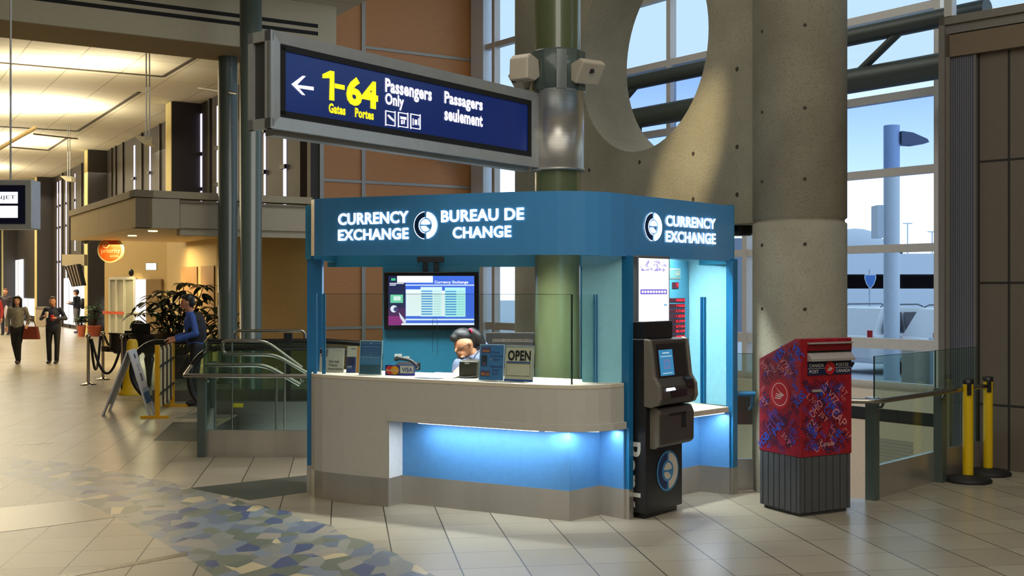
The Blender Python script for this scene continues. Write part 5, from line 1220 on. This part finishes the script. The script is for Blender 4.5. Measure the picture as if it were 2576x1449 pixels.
# wedge uplights hanging from the hall ceiling
for (x, y, Y, w, lab) in ((361, 351, 24.5, 46, 'wedge shaped white uplight on two rods, nearer of two'), (166, 448, 36, 30, 'wedge shaped white uplight on rods, farther down the hall')):
    c_ = P(x, y, Y); o = T('wedge_uplight', c_, lab, 'light fixture', 'wedge uplights in the hall'); s_ = w*Y/F; pl = Pl(c_.xy, deg=0)
    mb = MB(); mb.add([pl.w(-s_*.5, c_.z+s_*.2, 0), pl.w(s_*.45, c_.z+s_*.15, 0), pl.w(s_*.45, c_.z-s_*.28, 0), pl.w(0, c_.z-s_*.25, 0), pl.w(-s_*.4, c_.z+s_*.1, 0)]+[pl.w(a, b, -.35) for a, b in ((-s_*.5, c_.z+s_*.2), (s_*.45, c_.z+s_*.15), (s_*.45, c_.z-s_*.28), (0, c_.z-s_*.25), (-s_*.4, c_.z+s_*.1))], [(4, 3, 2, 1, 0), (5, 6, 7, 8, 9)]+[(i, (i+1) % 5, (i+1) % 5+5, i+5) for i in range(5)]); mb.build('shade', M('uplight_cream', (206, 196, 160), .5), o)
    mb = MB()
    for dx in (.15, .33): mb.cyl((c_.x+dx*s_, Y, c_.z), (c_.x+dx*s_, Y, ZC), .015, 5)
    mb.build('rod', m_alu, o)
# hanging flight display bank
Yb = 38.0; o = T('flight_display', P(190, 700, Yb), 'bank of tilted dark flight screens with pale stripes, hung by the bright doorway', 'display')
q = [P(x, y, Yb) for x, y in ((180, 721), (209, 718), (196, 664), (163, 670))]; mb = MB(); mb.add(q+[v+V((0, .3, 0)) for v in q], [(0, 1, 2, 3), (7, 6, 5, 4), (0, 4, 5, 1), (1, 5, 6, 2), (2, 6, 7, 3), (3, 7, 4, 0)]); hs = mb.build('housing', m_dark, o)
mb = MB()
for k in range(4): u0, u1 = .12+.22*k, .20+.22*k; f_ = lambda u, v: (q[0]*(1-u)+q[1]*u)*(1-v)+(q[3]*(1-u)+q[2]*u)*v+V((0, -.01, 0)); mb.poly([f_(u0, .02), f_(u1, .02), f_(u1, .98), f_(u0, .98)])
mb.build('stripe', M('display_beige', (160, 140, 116), .5), hs)
mb = MB(); p0_, p1_ = P(156, 640, 38.5), P(212, 660, 38.5); mb.ob((p0_.x, 38.5, P(0, 668, 38.5).z), (p1_.x-p0_.x, 0, 0), (0, .3, 0), (0, 0, 28*38.5/F)); tag(mb.build('door_canopy', M('canopy_cream_plain', (196, 180, 144), .6)), 'small cream boxed canopy over the bright far doorway', 'canopy')
# hanging bar in the hall ceiling at the left edge
mb = MB(); a, b = P(-40, 395, 24), P(88, 322, 27); mb.tube([a, b], .05, 8); tag(mb.build('hanging_bar', M('bar_ochre', (190, 160, 96), .5)), 'thin ochre bar hung below the hall ceiling at the left', 'bar')
mb = MB(); a, b = P(85, 337, 27), P(195, 349, 29); mb.tube([a, b], .02, 6); tag(mb.build('ceiling_rod', M('rod_brown', (80, 66, 50), .6)), 'thin dark rod under the hall ceiling, nearer of two', 'rod'); mb = MB(); a, b = P(25, 370, 29), P(125, 378, 31); mb.tube([a, b], .02, 6); tag(mb.build('ceiling_rod', M('rod_brown', (80, 66, 50), .6)), 'thin dark rod under the hall ceiling, farther of two', 'rod')

# ------------------------------------------------------------------ outside: parking garage, vehicles, lamp pole
ZG = -.45
mb = MB(); mb.poly([(2, 20.5, ZG), (9, 15, ZG), (140, 15, ZG), (140, 200, ZG), (-60, 200, ZG), (-25, 34, ZG)]); tag(mb.build('ground_outside', M('snowy_asphalt', (196, 202, 212), .8)), kind='structure')
Yq = 62.0; qx = lambda px, Y=Yq: (px-CX)*Y/F; qz = lambda py, Y=Yq: HC-(py-CY)*Y/F
o = T('parking_garage', (qx(2250), Yq, ZG), 'pale concrete parking garage with a dark open level, seen through the window', 'building')
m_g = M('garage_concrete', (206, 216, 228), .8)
x0_, x1_ = qx(1770), qx(2700)
mb = MB(); mb.ob((x0_, Yq, qz(690)), (x1_-x0_, 0, 0), (0, .4, 0), (0, 0, qz(638)-qz(690))); mb.build('upper_parapet', m_g, o)
mb = MB(); mb.ob((x0_, Yq, ZG), (x1_-x0_, 0, 0), (0, .4, 0), (0, 0, qz(726)-ZG)); mb.build('lower_wall', m_g, o)
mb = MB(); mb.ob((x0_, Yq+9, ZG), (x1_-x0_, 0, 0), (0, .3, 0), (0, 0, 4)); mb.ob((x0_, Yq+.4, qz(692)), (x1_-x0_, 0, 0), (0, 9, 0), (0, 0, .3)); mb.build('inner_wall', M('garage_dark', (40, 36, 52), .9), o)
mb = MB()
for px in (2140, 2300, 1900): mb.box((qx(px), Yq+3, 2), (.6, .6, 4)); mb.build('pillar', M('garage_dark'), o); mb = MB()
mb = MB(); mb.ob((qx(1700), Yq-8, ZG), (qx(1875)-qx(1700), 0, 0), (0, 1, 0), (0, 0, 4.2-ZG-.0)); 
tag(mb.build('glazed_stair_building', M('glazed_grey_building', (120, 136, 156), .4)), 'grey blue glazed block beside the garage, seen between kiosk and column', 'building')
# white upper dome like roof beyond the garage
mb = MB(); mb.ell((qx(2150, 90), 90, 5.0), (2.5, 2, 1.6), 20); tag(mb.build('parked_car_roof', M('far_white_car', (196, 206, 218), .5)), 'pale rounded car roof above the garage parapet', 'car')
# lamp pole
Yl = 27.0; c_ = V(((2243-CX)*Yl/F, Yl, ZG)); o = T('street_lamp', c_, 'thick grey street lamp pole with one flat lamp head, outside the window', 'street lamp')
m_lp = M('lamp_pole_grey', (190, 206, 222), .5)
mb = MB(); mb.lathe(c_, [(.19, 0), (.19, HC-(316-CY)*Yl/F-ZG)], 24); mb.build('pole', m_lp, o)
mb = MB(); pl = Pl((c_.x, c_.y), deg=0); zz = lambda y: HC-(y-CY)*Yl/F
prof(mb, Pl((c_.x, c_.y-.0), deg=90), -.2, .2, [(.18, zz(332)), (.45, zz(336)), (.80, zz(352)), (.84, zz(360)), (.5, zz(366)), (.18, zz(364))]); mb.build('lamp_head', M('lamp_head_grey', (110, 116, 128), .5), o)
mb = MB(); mb.ob((c_.x-.35, Yl-.05, zz(598)), (.16, 0, 0), (0, .5, 0), (0, 0, zz(516)-zz(598))); mb.build('side_box', m_lp, o)
mb = MB(); mb.box((c_.x+.35, Yl-1.5, ZG+.45), (1.0, .8, 1.0)); tag(mb.build('concrete_block', M('block_beige', (170, 160, 146), .8), bevel=.02), 'beige concrete block at the foot of the street lamp', 'block')
c2_ = V(((2188-CX)*34/F, 34, ZG)); o = T('road_sign', c2_, 'small blue shield shaped road sign on a thin post, outside', 'road sign')
mb = MB(); mb.cyl(c2_, c2_+V((0, 0, 2.8)), .03, 8); mb.build('post', m_lp, o)
mb = MB(); s_ = 34/F; mb.prism([(0, 0), (1, 0), (1, 1)], 0, 1) if 0 else None
pl = Pl((c2_.x, c2_.y-.04), deg=0); q = [(-14, 690), (14, 690), (15, 700), (10, 715), (0, 728), (-10, 715), (-15, 700)]
def face(k, d, mi): mb.poly([pl.w(x*k*s_, HC-(707+(y-707)*k-CY)*s_, d) for x, y in q[::-1]], mi)
face(1, .01, 0); face(.85, .014, 1); mb.build('shield', [M('shield_white', (200, 215, 235), .5), M('shield_blue', (60, 120, 200), .5)], o)
for px, yt in ((2283, 562), (2345, 583)):
    Yf = 110; x = (px-CX)*Yf/F; zt_ = HC-(yt-CY)*Yf/F; o = T('far_street_lamp', (x, Yf, ZG), 'tiny distant T shaped street lamp, %s of the two' % ('nearer' if px < 2300 else 'smaller'), 'street lamp')
    mb = MB(); mb.cyl((x, Yf, ZG), (x, Yf, zt_), .06, 6); mb.build('pole', m_lp, o); mb = MB(); mb.box((x, Yf, zt_), (.9, .2, .1)); mb.build('lamp_head', m_lp, o)
def suv(x0, Y, L_, ang, lab, paint, rear=True):
    """estate car, length along local x, rear at x=0"""
    o = T('suv_car', (x0, Y, ZG), lab, 'car'); u = V((math.cos(math.radians(ang)), math.sin(math.radians(ang)), 0)); v = V((-u.y, u.x, 0)); base = V((x0, Y, ZG))
    W = lambda a, b, z: base+u*a+v*b+V((0, 0, z))
    def loft(secs, mb, mi=0):   # secs: (a, halfwidth, z0, z1)
        vs = []; 
        for a, hw, z0, z1 in secs: vs += [W(a, -hw, z0), W(a, hw, z0), W(a, hw, z1), W(a, -hw, z1)]
        n = len(secs); fs = [(0, 1, 2, 3), tuple(4*(n-1)+i for i in (3, 2, 1, 0))]
        for i in range(n-1):
            for j in range(4): a_ = 4*i+j; b_ = 4*i+(j+1) % 4; fs.append((a_, a_+4, b_+4, b_))
        return mb.add(vs, fs, mi)
    mb = MB(); loft([(0, .82, .45, .95), (.1, .90, .3, 1.02), (1, .93, .28, 1.05), (3.4, .93, .28, 1.0), (4.3, .88, .3, .85), (4.5, .75, .35, .65)], mb); mb.build('body', paint, o, bevel=.05)
    mb = MB(); loft([(.10, .80, 1.0, 1.03), (.5, .72, 1.0, 1.70), (1.0, .70, 1.0, 1.74), (2.3, .70, 1.0, 1.72), (3.2, .80, 1.0, 1.02)], mb); mb.build('cabin', paint, o, bevel=.04)
    mb = MB()
    mb.poly([W(.14, -.62, 1.07), W(.14, .62, 1.07), W(.455, .56, 1.60), W(.455, -.56, 1.60)])
    for sgn in (-1, 1):
        for a0, a1, b0, b1 in ((.45, 1.25, .68, 1.25), (1.33, 2.1, 1.33, 2.0), (2.18, 2.95, 2.12, 2.3)): mb.poly([W(a0, sgn*.815, 1.08), W(a1, sgn*.815, 1.08), W(b1, sgn*.735, 1.6), W(b0, sgn*.735, 1.6)])
    mb.build('window', M('car_dark_glass', (50, 54, 74), .15), o)
    mb = MB()
    for sgn in (-1, 1): mb.tube([W(.6, sgn*.62, 1.74), W(.75, sgn*.62, 1.80), W(2.0, sgn*.62, 1.80), W(2.2, sgn*.62, 1.74)], .02, 6)
    mb.build('roof_rail', M('car_trim', (90, 96, 110), .4), o)
    for sgn in (-1, 1):
        mb = MB(); mb.ob(W(-.01, sgn*.82-.08, .85), -u*.02, v*.16, V((0, 0, .3))); mb.build('tail_light', M('tail_red', (190, 40, 40), .3), o)
        for a in (.85, 3.55):
            mb = MB(); mb.tube([W(a, sgn*.78, .34), W(a, sgn*.95, .34)], .34, 20); mb.build('wheel', M('tyre', (30, 30, 34), .7), o)
wp_ = M('car_white_paint', (228, 233, 238), .3)
suv(8.7, 29.0, 4.5, 30, 'white estate car with roof rails, right behind the street lamp', wp_)
suv(10.0, 27.5, 4.5, 12, 'second white estate car, parked right of the street lamp', wp_)
suv(4.9, 26.0, 4.5, 150, 'white car glimpsed between the kiosk and the concrete column', wp_)
mb = MB(); mb.box((9.55, 25.0, ZG+.55), (.28, .28, 1.1)); mb.box((9.55, 25, ZG+1.2), (.1, .1, .3)); tag(mb.build('bollard', m_lp), 'grey square bollard outside in front of the white car', 'bollard')
# ------------------------------------------------------------------ people
def blob(name, parts, mat_, parent, vox=.012, smooth=2, label=None):
    mb = MB()
    for p in parts:
        if p[0] == 'c':
            _, a, b, r0, r1 = p; a, b = V(a), V(b); mb.tube([a, b], [r0, r1], 12); mb.ell(a, (r0,)*3, 12); mb.ell(b, (r1,)*3, 12)
        else:
            _, c_, r = p[:3]; mb.ell(c_, r, 16, 0, p[3] if len(p) > 3 else None)
    me = bpy.data.meshes.new('tmp'); me.from_pydata(mb.v, [], mb.f); o = bpy.data.objects.new('tmp', me); col.objects.link(o)
    m = o.modifiers.new('r', 'REMESH'); m.mode = 'VOXEL'; m.voxel_size = vox
    s_ = o.modifiers.new('s', 'SMOOTH'); s_.factor = .5; s_.iterations = smooth
    bpy.context.view_layer.update()
    nm = bpy.data.meshes.new_from_object(o.evaluated_get(bpy.context.evaluated_depsgraph_get())); bpy.data.objects.remove(o); bpy.data.meshes.remove(me)
    nm.name = name; nm.materials.clear(); nm.materials.append(mat_); off = WL[parent]
    for v in nm.vertices: v.co = v.co-off
    for p in nm.polygons: p.use_smooth = True
    r = bpy.data.objects.new(name, nm); col.objects.link(r); r.parent = parent; WL[r] = off
    if label: r['label'] = label
    return r
class Fig:
    """a posed figure in its own frame: x to its left as seen from the front, -y forward"""
    def __init__(s, loc, yaw=0, H=1.7):
        s.o = V(loc); s.R = Matrix.Rotation(yaw, 3, 'Z'); s.k = H/1.7; s.yaw = yaw
    def w(s, x, y, z): return s.o+s.R @ (V((x, y, z))*s.k)
    def c(s, a, b, r0, r1): return ('c', s.w(*a), s.w(*b), r0*s.k, r1*s.k)
    def e(s, c_, r, rot=None): return ('e', s.w(*c_), [x*s.k for x in r], s.R @ (rot or Matrix.Identity(3)))
def person(name, loc, yaw, H, lab, J, top, bottom, skin, hair, shoes, hairlen=0, sleeve=True, belly=1.0, vox=.014, cap=None):
    f = Fig(loc, yaw, H); o = T('person', loc, lab, 'person')
    D = dict(pel=(0, 0, .93), che=(0, 0, 1.27), nk=(0, 0, 1.44), hd=(0, -.02, 1.585),
             hL=(.09, 0, .90), kL=(.10, -.02, .50), aL=(.10, .02, .09), hR=(-.09, 0, .90), kR=(-.10, -.02, .50), aR=(-.10, .02, .09),
             sL=(.18, 0, 1.38), eL=(.24, .02, 1.10), wL=(.25, -.06, .86), sR=(-.18, 0, 1.38), eR=(-.24, .02, 1.10), wR=(-.25, -.06, .86))
    D.update(J); v = {k: V(x) for k, x in D.items()}
    body = [f.c(v['pel'], v['che'], .10, .10), f.c(v['che'], v['nk'], .095, .052), f.c(v['nk'], v['hd'], .052, .05)]
    hd = v['hd']; fd = V(D.get('look', (0, -1, 0))).normalized(); sd = V((-fd.y, fd.x, 0)).normalized() if abs(fd.z) < .99 else V((1, 0, 0)); up = sd.cross(fd) if sd.cross(fd).z > 0 else -sd.cross(fd)
    Rm = Matrix((sd, -fd, up)).transposed()
    hw = lambda a, b, c_: hd+sd*a+fd*b+up*c_
    body += [('e', f.w(*hd), [x*f.k for x in (.073, .092, .108)], f.R @ Rm), ('e', f.w(*hw(0, .03, -.055)), [x*f.k for x in (.055, .062, .055)], f.R @ Rm),
             ('c', f.w(*hw(0, .09, .0)), f.w(*hw(0, .105, -.025)), .010*f.k, .014*f.k), ('e', f.w(*hw(.075, 0, -.005)), [x*f.k for x in (.012, .018, .03)], f.R @ Rm), ('e', f.w(*hw(-.075, 0, -.005)), [x*f.k for x in (.012, .018, .03)], f.R @ Rm),
             ('e', f.w(*hw(0, .088, -.052)), [x*f.k for x in (.024, .012, .008)], f.R @ Rm)]
    for s_ in 'LR':
        body += [f.c(v['che']+V((0, 0, .05)), v['s'+s_], .06, .042), f.c(v['s'+s_], v['e'+s_], .045, .036), f.c(v['e'+s_], v['w'+s_], .036, .025),
                 f.c(v['h'+s_], v['k'+s_], .078, .052), f.c(v['k'+s_], v['a'+s_], .052, .036), f.c(v['a'+s_]+V((0, .03, -.03)), v['a'+s_]+V((0, -.13, -.05)), .035, .03)]
        wv = v['w'+s_]; hdv = V(D.get('g'+s_, tuple((wv-v['e'+s_]).normalized()))).normalized(); ax = hdv.cross(V((0, 0, 1)) if abs(hdv.z) < .9 else V((0, 1, 0))).normalized()
        body += [f.c(wv, wv+hdv*.07, .026, .032)]
        for i, (q, l) in enumerate(((-.028, .065), (-.010, .078), (.010, .074), (.028, .058))): b_ = wv+hdv*.08+ax*q; body.append(f.c(b_, b_+hdv*l*.55, .0095, .009)); body.append(f.c(b_+hdv*l*.55, b_+hdv*l*.85+V((0, 0, -.015)), .009, .008))
        body.append(f.c(wv+hdv*.03+ax*.028, wv+hdv*.07+ax*.055, .012, .010))
    blob('body', body, skin, o, vox*.8)
    # clothes follow the body
    shirt = [f.e(tuple(v['pel']+V((0, 0, .02))), (.168*belly, .125*belly, .15)), f.c(v['pel'], v['che'], .135*belly, .135), f.c(v['che'], v['nk']-V((0, 0, .04)), .125, .072), f.e(tuple((v['pel']+v['che'])/2), (.155*belly, .12*belly, .22)), f.e(tuple(v['che']), (.168, .115, .15))]
    for s_ in 'LR': 
        shirt += [f.c(v['che']+V((0, 0, .06)), v['s'+s_]*.9+v['che']*.1, .085, .055), f.c(v['s'+s_], v['e'+s_], .055, .047)]
        if sleeve: shirt += [f.c(v['e'+s_], v['w'+s_]*.88+v['e'+s_]*.12, .052, .04)]
    blob('jacket' if name else 'shirt', shirt, top, o, vox)
    tr = [f.e(tuple(v['pel']-V((0, 0, .03))), (.175, .13, .13))]
    for s_ in 'LR': tr += [f.c(v['h'+s_], v['k'+s_], .098, .068), f.c(v['k'+s_], v['a'+s_]+V((0, 0, .01)), .066, .058)]
    blob('trousers', tr, bottom, o, vox)
    for s_ in 'LR': blob('shoe', [f.c(v['a'+s_]+V((0, .03, -.03)), v['a'+s_]+V((0, -.14, -.05)), .045, .038), f.c(v['a'+s_]+V((0, .02, 0)), v['a'+s_]+V((0, .02, -.05)), .045, .04)], shoes, o, vox)
    hp = [('e', f.w(*hw(0, -.02, .03)), [x*f.k for x in (.085, .098, .098)], f.R @ Rm)]
    if hairlen: 
        for sg in (-1, 1): hp.append(('c', f.w(*hw(.07*sg, -.02, .03)), f.w(*(hw(.085*sg, -.01, -hairlen))), .045*f.k, .035*f.k))
        hp.append(('c', f.w(*hw(0, -.06, .0)), f.w(*hw(0, -.05, -hairlen)), .075*f.k, .06*f.k)); hp.append(('c', f.w(*hw(-.05, .05, .075)), f.w(*hw(.05, .05, .075)), .035*f.k, .035*f.k))
    # keep the face clear
    blob('hair', hp if hairlen else [('e', f.w(*hw(0, -.028, .035)), [x*f.k for x in (.083, .088, .092)], f.R @ Rm), ('e', f.w(*hw(0, .03, .085)), [x*f.k for x in (.06, .05, .035)], f.R @ Rm), ('e', f.w(*hw(0, -.045, -.005)), [x*f.k for x in (.079, .068, .09)], f.R @ Rm)], hair, o, vox*.8)
    mb = MB()
    for sg in (-1, 1): mb.ell(f.w(*hw(.030*sg, .083, .008)), [x*f.k for x in (.010, .008, .007)], 8)
    mb.build('eye', M('eye_dark', (24, 18, 16), .3), o)
    if cap: blob('cap', [('e', f.w(*hw(0, -.01, .055)), [x*f.k for x in (.088, .10, .07)], f.R @ Rm), ('e', f.w(*hw(0, .11, .045)), [x*f.k for x in (.055, .06, .012)], f.R @ Rm)], cap, o, vox*.8)
    return o, f, v
sk1 = M('skin_light', (206, 150, 122), .55); sk2 = M('skin_tan', (182, 122, 92), .55)
hb = M('hair_black', (16, 14, 16), .4); hbr = M('hair_dark_brown', (44, 28, 20), .5); blk = M('cloth_black', (20, 20, 26), .7); navy = M('cloth_dark_navy', (30, 34, 54), .7); shoe = M('shoe_dark', (26, 22, 22), .5)
# woman with a brown bag
L1 = G(44, 916)
o, f, v = person('', L1, .15, 1.60, 'person in a grey patterned shirt with long dark hair, carrying a brown handbag', dict(kL=(.05, -.08, .50), aL=(.03, -.02, .09), kR=(-.08, .02, .5), aR=(-.02, .10, .11), wL=(.26, -.12, .98), eL=(.26, .06, 1.12), wR=(-.22, -.1, .93), eR=(-.24, .02, 1.12)),
    M('shirt_grey_print', (128, 122, 108), .8, noise=.35, nscale=30), blk, sk1, hb, M('boot_brown', (70, 44, 36), .5), hairlen=.20)
pb_ = f.w(.36, -.12, .62); mb = MB(); b0_ = T('handbag', pb_, 'brown leather handbag hanging from the arm of the walking person', 'bag')
mb.add([pb_+V(q) for q in ((-.20, -.06, 0), (.20, -.06, 0), (.15, -.05, .30), (-.15, -.05, .30), (-.20, .06, 0), (.20, .06, 0), (.15, .05, .30), (-.15, .05, .30))], [(0, 1, 2, 3), (7, 6, 5, 4), (0, 4, 5, 1), (1, 5, 6, 2), (2, 6, 7, 3), (3, 7, 4, 0)]); mb.build('body', M('bag_brown', (134, 56, 34), .5), b0_, bevel=.02)
mb = MB(); mb.tube(rounded([pb_+V((-.1, 0, .29)), pb_+V((-.09, 0, .46)), pb_+V((.06, 0, .46)), pb_+V((.1, 0, .29))], .06), .01, 6); mb.build('handle', M('bag_strap', (90, 40, 26), .5), b0_)
# uniformed person with two cups
L2 = G(134, 915)
o, f, v = person('j', L2, .1, 1.58, 'person in a black uniform holding a cup and a red drink', dict(eL=(.30, .02, 1.14), wL=(.14, -.24, 1.16), eR=(-.30, .02, 1.14), wR=(-.14, -.26, 1.20), hd=(-.01, -.03, 1.58), kL=(.11, -.05, .5), aL=(.10, -.06, .09)), navy, blk, sk2, hbr, shoe, belly=1.12)
mb = MB(); mb.lathe(f.w(.06, -.28, 1.10), [(.032, 0), (.04, .11), (.042, .12), (.036, .13)], 14); tag(mb.build('drink_cup', M('cup_red', (200, 30, 40), .4)), 'red paper cup held in the uniformed person\'s hand', 'cup')
mb = MB(); mb.lathe(f.w(-.07, -.30, 1.17), [(.03, 0), (.04, .11), (.044, .12), (.036, .14)], 14); tag(mb.build('drink_cup', M('cup_white', (220, 205, 190), .4)), 'white paper cup with lid held in the uniformed person\'s other hand', 'cup')
# man with a cap, side on
L3 = G(193, 838)
o, f, v = person('j', L3, -pi/2-.1, 1.72, 'person with a cap, dark jacket and grey trousers, standing sideways at the bright doorway', dict(eR=(-.2, .0, 1.12), wR=(-.12, -.28, 1.2), eL=(.2, 0, 1.12), wL=(.12, -.26, 1.15), aL=(.08, .10, .09), kL=(.09, .02, .5)), M('jacket_dark_blue', (30, 34, 50), .7), M('trousers_grey', (112, 112, 122), .7), sk1, hbr, M('shoe_blue', (44, 52, 96), .5), cap=M('cap_navy', (40, 40, 70), .7))
mb = MB(); p = f.w(.0, .24, 1.15); mb.ell(p, (.12, .16, .22), 16); tag(mb.build('backpack', M('backpack_dark', (26, 28, 38), .7)), 'dark backpack on the person with a cap', 'backpack')
# man behind
L4 = G(14, 843)
person('j', L4, .1, 1.76, 'person in a dark open jacket and pale shirt, behind the dark haired person', {}, M('jacket_plum', (48, 36, 48), .7), M('jeans_dark', (34, 38, 58), .7), sk1, M('hair_brown', (96, 56, 34), .6), shoe)
mb = MB(); p = P(16, 788, L4.y-.2); mb.ell(p, (.09, .03, .3), 12); tag(mb.build('shirt_front', M('shirt_pale', (190, 180, 190), .7)), 'pale shirt front showing in the open dark jacket', 'shirt')
# partly seen at the very edge
L5 = G(-14, 868)
person('j', L5, 0, 1.66, 'person in red and black cut by the left picture edge', {}, M('jacket_red', (170, 40, 36), .7), blk, sk2, hb, shoe, hairlen=.15)
# man in blue leaning on the escalator handrail
L6 = V(((494-CX)*16.85/F, 16.85, 0))
o, f, v = person('', L6, -pi/2+.25, 1.70, 'person in a blue shirt and dark waistcoat leaning on the black escalator handrail', dict(che=(0, -.06, 1.25), nk=(0, -.09, 1.42), hd=(0, -.13, 1.565), look=(0, -1, -.15), sL=(.17, -.06, 1.36), sR=(-.17, -.06, 1.36), eL=(.24, .0, 1.10), wL=(.16, -.30, 1.0), eR=(-.26, .02, 1.12), wR=(-.2, -.34, 1.02)), M('shirt_blue', (52, 84, 160), .7), blk, sk2, hb, shoe)
mv = [f.e((0, .0, 1.12), (.19, .155, .30)), f.e((0, -.02, 1.27), (.18, .15, .15))]; blob('waistcoat', mv, M('waistcoat_black', (22, 22, 30), .7), o, .014)

# ------------------------------------------------------------------ clerk bent over the counter
def clerk():
    Y = 9.72; c_ = V((-.30, 9.95, 0)); o = T('person', c_, 'clerk with black ponytail, glasses and grey blue shirt, head bent over the counter', 'person')
    q = lambda px, py, dy=0: P(px, py, Y+dy)
    sk = M('skin_warm', (196, 134, 96), .5)
    hd = q(1167, 868); 
    body = [('e', hd, (.088, .10, .108)), ('e', q(1163, 889, -.03), (.054, .065, .046)), ('c', q(1149, 874, -.06), q(1146, 884, -.07), .008, .011), ('e', q(1163, 899, -.09), (.02, .012, .007)), ('e', q(1183, 864, -.085), (.012, .02, .03)),
            ('c', q(1185, 885, .02), q(1200, 915, .05), .058, .065), ('c', q(1200, 915, .05), V((-.24, 9.9, .95)), .10, .14), ('c', V((-.24, 9.9, .95)), V((-.2, 10.0, .45)), .14, .13),
            ('c', q(1160, 920, -.05), q(1152, 960, -.08), .05, .042), ('c', q(1152, 960, -.08), V((-.44, 9.52, 1.085)), .042, .028), ('c', q(1225, 915, .1), q(1222, 965, .0), .05, .042),
            ('c', V((-.2, 10.0, .45)), V((-.30, 9.75, .42)), .11, .08), ('c', V((-.30, 9.75, .42)), V((-.30, 9.78, .06)), .06, .045), ('c', V((-.12, 10.0, .45)), V((-.12, 9.75, .42)), .10, .08), ('c', V((-.12, 9.75, .42)), V((-.12, 9.80, .06)), .06, .045)]
    w_ = V((-.44, 9.52, 1.085)); hv = V((-.2, -1, -.1)).normalized(); ax = V((1, -.2, 0)).normalized(); body.append(('c', w_, w_+hv*.07, .026, .03))
    for a, l in ((-.028, .06), (-.01, .075), (.01, .07), (.028, .055)): b_ = w_+hv*.08+ax*a; body += [('c', b_, b_+hv*l*.55, .009, .009), ('c', b_+hv*l*.55, b_+hv*l-V((0, 0, .02)), .009, .008)]
    body.append(('c', w_+hv*.03+ax*.03, w_+hv*.07+ax*.055, .012, .01))
    blob('body', body, sk, o, .008, 3)
    hair = [('e', q(1165, 846, .012), (.100, .098, .076)), ('e', q(1147, 850, .01), (.055, .085, .044)), ('e', q(1187, 853, .04), (.062, .085, .078)), ('e', q(1180, 862, .03), (.08, .075, .085)),
            ('c', q(1188, 836, .0), q(1202, 846, .0), .045, .05), ('c', q(1202, 846, .0), q(1213, 864, .0), .05, .034), ('c', q(1213, 864, .0), q(1221, 884, .0), .034, .008)]
    blob('hair', hair, M('hair_gloss_black', (14, 12, 14), .55), o, .009, 2)
    mb = MB(); mb.ell(q(1183, 829, -.05), (.014, .02, .010), 10); mb.ell(q(1186, 833, -.05), (.010, .02, .016), 10); mb.build('hair_tie', M('hair_tie_pink', (220, 50, 90), .5), o)
    shirt = [('c', q(1203, 912, .07), q(1212, 945, .10), .135, .165), ('c', q(1180, 925, .03), q(1225, 920, .10), .11, .11), ('c', q(1212, 945, .10), V((-.22, 9.98, .6)), .17, .16), ('c', q(1160, 920, -.04), q(1152, 958, -.08), .078, .066), ('c', q(1228, 905, .12), q(1224, 960, .02), .075, .065), ('e', q(1196, 903, .03), (.085, .10, .055)), ('e', q(1207, 884, .12), (.095, .12, .105))]
    blob('shirt', shirt, M('shirt_grey_blue', (108, 120, 146), .8, noise=.12, nscale=90), o, .010, 3)
    blob('trousers', [('c', V((-.2, 10.0, .5)), V((-.30, 9.75, .42)), .14, .10), ('c', V((-.30, 9.75, .42)), V((-.30, 9.78, .08)), .08, .06), ('c', V((-.12, 10.0, .5)), V((-.12, 9.75, .42)), .13, .10), ('c', V((-.12, 9.75, .42)), V((-.12, 9.80, .08)), .08, .06)], blk, o, .014)
    mb = MB(); mb.tube([q(1180, 866, -.10), q(1166, 872, -.11), q(1158, 880, -.11)], .0035, 6)
    for a in (q(1153, 885, -.105),): mb.tube([a+V((.020*math.cos(t), -.002, .014*math.sin(t))) for t in [2*pi*i/14 for i in range(14)]], .0028, 5, closed=True)
    mb.build('glasses', m_black, o)
    mb = MB(); mb.tube([q(1186, 915, -.13), q(1196, 893, -.12), q(1208, 880, -.08)], .007, 6)
    rr = random.Random(2)
    for k in range(9): mb.ell(q(1166+rr.random()*30, 898+rr.random()*14, -.14), (.014, .01, .010), 8)
    mb.build('scarf', M('lanyard_dark_print', (44, 48, 66), .6, noise=.4, nscale=60), o)
    mb = MB(); mb.lathe((-.2, 10.0, 0), [(.22, 0), (.22, .03), (.03, .06), (.03, .34), (.2, .36), (.2, .40), (.0, .42)], 20); tag(mb.build('stool', m_dark), 'dark stool under the clerk behind the counter', 'stool')
clerk()
